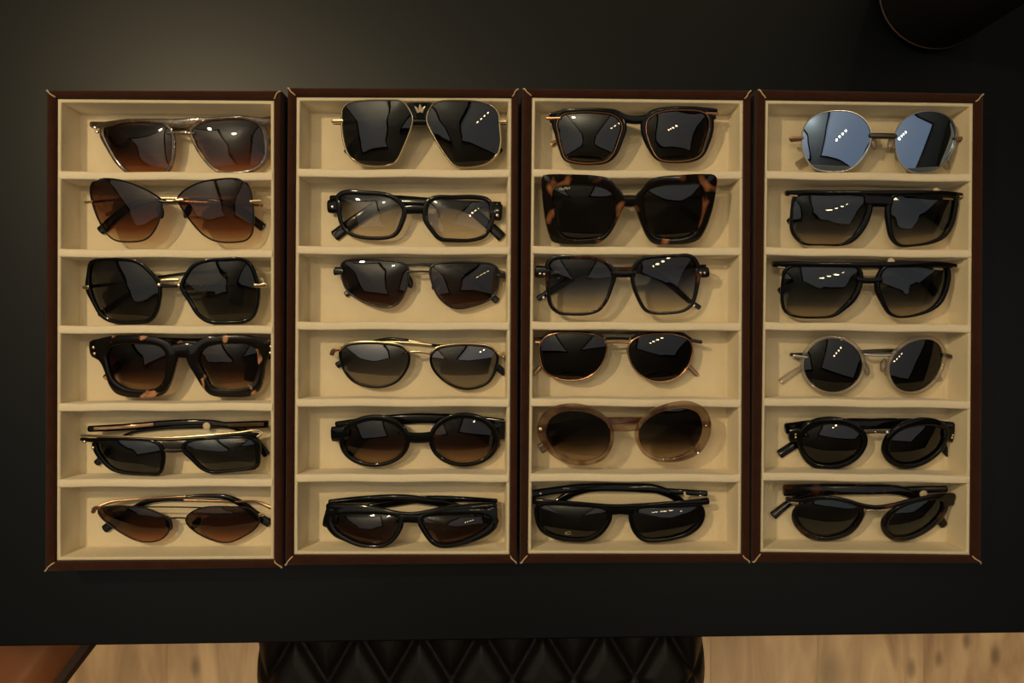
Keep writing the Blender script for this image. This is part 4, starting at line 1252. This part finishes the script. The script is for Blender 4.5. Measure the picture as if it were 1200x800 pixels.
g = Pair(900, 295, 'black flat-topped sunglasses with open slot in the bridge and grey fading lenses',
         [(105, 122), (142, 93), (300, 88), (450, 91), (517, 98), (526, 130), (521, 190), (487, 263), (428, 327), (378, 366), (280, 378), (163, 371), (109, 342), (92, 290), (92, 190), (98, 145)],
         [(668, 132), (693, 98), (800, 93), (950, 91), (1036, 89), (1046, 120), (1036, 200), (997, 287), (948, 331), (850, 366), (762, 374), (718, 352), (684, 290), (656, 210)], hc=0.023, tilt=0.006, dome=0.003)
g.rims([20, 18, 14, 14, 20, 30, 32, 34, 26, 18, 14, 14, 18, 18, 16, 16], [28, 20, 14, 14, 18, 24, 26, 26, 20, 16, 14, 20, 26, 32], .0034)
g.bar((32, 72, 36), (140, 72, 36), (300, 74, 32), (550, 78, 34), (800, 74, 36), (1000, 74, 34), (1096, 84, 30), th=.0038)
g.bar((525, 164, 40), (590, 170, 34), (660, 164, 40), th=.0036)
g.frame_done('black'); g.lenses('greyfade')
g.part('endpiece', 'gold', (60, 90, 9), (96, 95, 11), th=.001, dz=.002, label='gold accent')
g.part('endpiece', 'gold', (1082, 92, 11), (1100, 92, 9), th=.001, dz=.002, label='gold accent')
g.part('endpiece', 'bronze', (28, 66, 14), (31, 84, 14), th=.003, label='brown temple end')
g.temples('black', [(40, 70, 20), (400, 76, 24), (680, 86, 36), (840, 130, 54), (950, 200, 46), (982, 246, 44)],
          [(1090, 80, 20), (760, 78, 24), (420, 82, 34), (250, 110, 60), (150, 180, 60), (68, 232, 36)])
g.dots('round_sticker', 'sticker', [(722, 58)], 22, dz=.0006, hgt=.0004, label='round beige sticker at the brow')
g.lens_text(1, 'CARRERA', 968, 104, 1026, 108, 12, 'print')

g = Pair(900, 385, 'round clear crystal sunglasses with black lenses and silver bridge',
         ell(380, 214, 170, 155), [(714, 262), (718, 202), (753, 143), (822, 89), (900, 66), (963, 69), (1006, 103), (1021, 150), (1011, 220), (977, 288), (928, 336), (860, 364), (792, 361), (743, 328)])
g.rims(22, 22, .0034)
g.frame_done('clear'); g.lenses('black', 2, dz=-.0003)
g.part('bridge', 'silver', (565, 152, 16), (640, 158, 16), (715, 156, 16), th=.0022, dz=.0008, label='silver bridge')
g.part('endpiece', 'silver', (150, 160, 18), (225, 168, 14), th=.0022, dz=.001, label='silver endpiece')
g.part('endpiece', 'gunmetal', (1030, 152, 22), (1068, 162, 22), th=.003, label='dark metal endpiece')
g.temples('gunmetal', [(136, 152, 20), (400, 142, 16), (650, 128, 18), (850, 135, 18), (950, 220, 26), (1004, 300, 36)],
          [(1066, 164, 18), (850, 130, 16), (600, 132, 18), (400, 150, 18), (210, 220, 28), (76, 310, 38)], tip='clear', tip_from=.62)
g.pads([(676, 215, -.2), (574, 235, .3)])

g = Pair(900, 480, 'thick black rounded sunglasses with twin studs and metal bridge, temples level with the brow',
         [(198, 200), (208, 152), (262, 109), (350, 86), (448, 94), (516, 123), (550, 167), (545, 210), (507, 267), (438, 306), (350, 321), (272, 306), (223, 263)],
         [(714, 190), (738, 153), (802, 114), (900, 94), (978, 96), (1026, 118), (1030, 160), (996, 228), (928, 281), (850, 311), (782, 311), (728, 278), (709, 235)], tilt=.0045)
g.rims([28, 42, 48, 46, 42, 36, 32, 30, 28, 30, 32, 32, 28], [38, 38, 42, 48, 42, 32, 24, 24, 28, 30, 32, 38, 42], .0046)
g.bar((126, 150, 74), (160, 146, 80), (205, 140, 66), th=.0044)
g.bar((1030, 140, 60), (1080, 146, 86), (1112, 142, 84), th=.0044)
g.frame_done('black'); g.lenses('grey', dz=-.0005)
g.part('bridge', 'gunmetal', (572, 132, 18), (650, 130, 16), (742, 134, 18), th=.003, label='dark metal bridge')
g.dots('rivet', 'gold', [(162, 143), (162, 160), (1083, 148), (1078, 163)], 8, dz=.0023, label='gold stud')
g.dots('rivet', 'silver', [(630, 130), (700, 130, 12)], 7, dz=.0016, label='silver screw')
g.temples('black', [(106, 110, 62), (300, 88, 66), (560, 84, 62), (800, 86, 60), (960, 160, 56), (1066, 256, 52)],
          [(1082, 92, 40), (900, 78, 50), (640, 82, 62), (400, 90, 64), (230, 160, 52), (68, 260, 50)], th=.0036, up=(.003, .001))

g = Pair(900, 560, 'dark rounded sunglasses with gold bridge and deep red-brown temples folded above the brow',
         [(182, 200), (202, 163), (270, 134), (370, 129), (468, 148), (530, 177), (540, 200), (516, 248), (468, 301), (400, 331), (320, 341), (242, 321), (194, 278), (176, 235)],
         [(704, 268), (718, 232), (762, 188), (850, 149), (940, 129), (998, 129), (1021, 147), (1006, 200), (957, 257), (888, 306), (810, 336), (742, 336), (708, 306)], tilt=.005)
g.rims([36, 24, 20, 18, 20, 22, 24, 30, 30, 28, 28, 30, 32, 36], [42, 36, 26, 22, 20, 24, 34, 34, 32, 30, 30, 30, 36], .0040)
g.bar((112, 122, 24), (170, 135, 30), (300, 112, 22), (440, 128, 26), (560, 164, 30), (640, 172, 26), (730, 160, 26), (860, 128, 26), (1000, 108, 32), (1086, 112, 50), th=.0040)
g.bar((1030, 150, 50), (1076, 130, 60), th=.004)
g.frame_done('redtortoise'); g.lenses('greyblue', dz=-.0004)
g.part('bridge', 'gold', (560, 200, 16), (606, 188, 12), (656, 202, 14), th=.002, dz=.001, label='gold bridge')
g.part('nose_pad_arm', 'gold', (570, 192, 14), (552, 238, 16), th=.002, dz=.001, label='gold nose pad arm')
g.part('endpiece', 'gold', (136, 144, 12), (172, 150, 14), th=.002, dz=.002, label='gold endpiece')
g.temples('redtortoise', [(96, 72, 66), (300, 66, 64), (560, 66, 60), (780, 74, 52), (900, 130, 48), (1032, 272, 54)],
          [(1040, 64, 38), (850, 68, 40), (560, 80, 30), (320, 92, 26), (150, 130, 36), (32, 220, 48)], th=.0036, up=(.004, .001))
g.dots('round_sticker', 'sticker', [(912, 95)], 24, z=CELL_Z + .0095, dz=0, hgt=.0004, label='round beige sticker on temple')
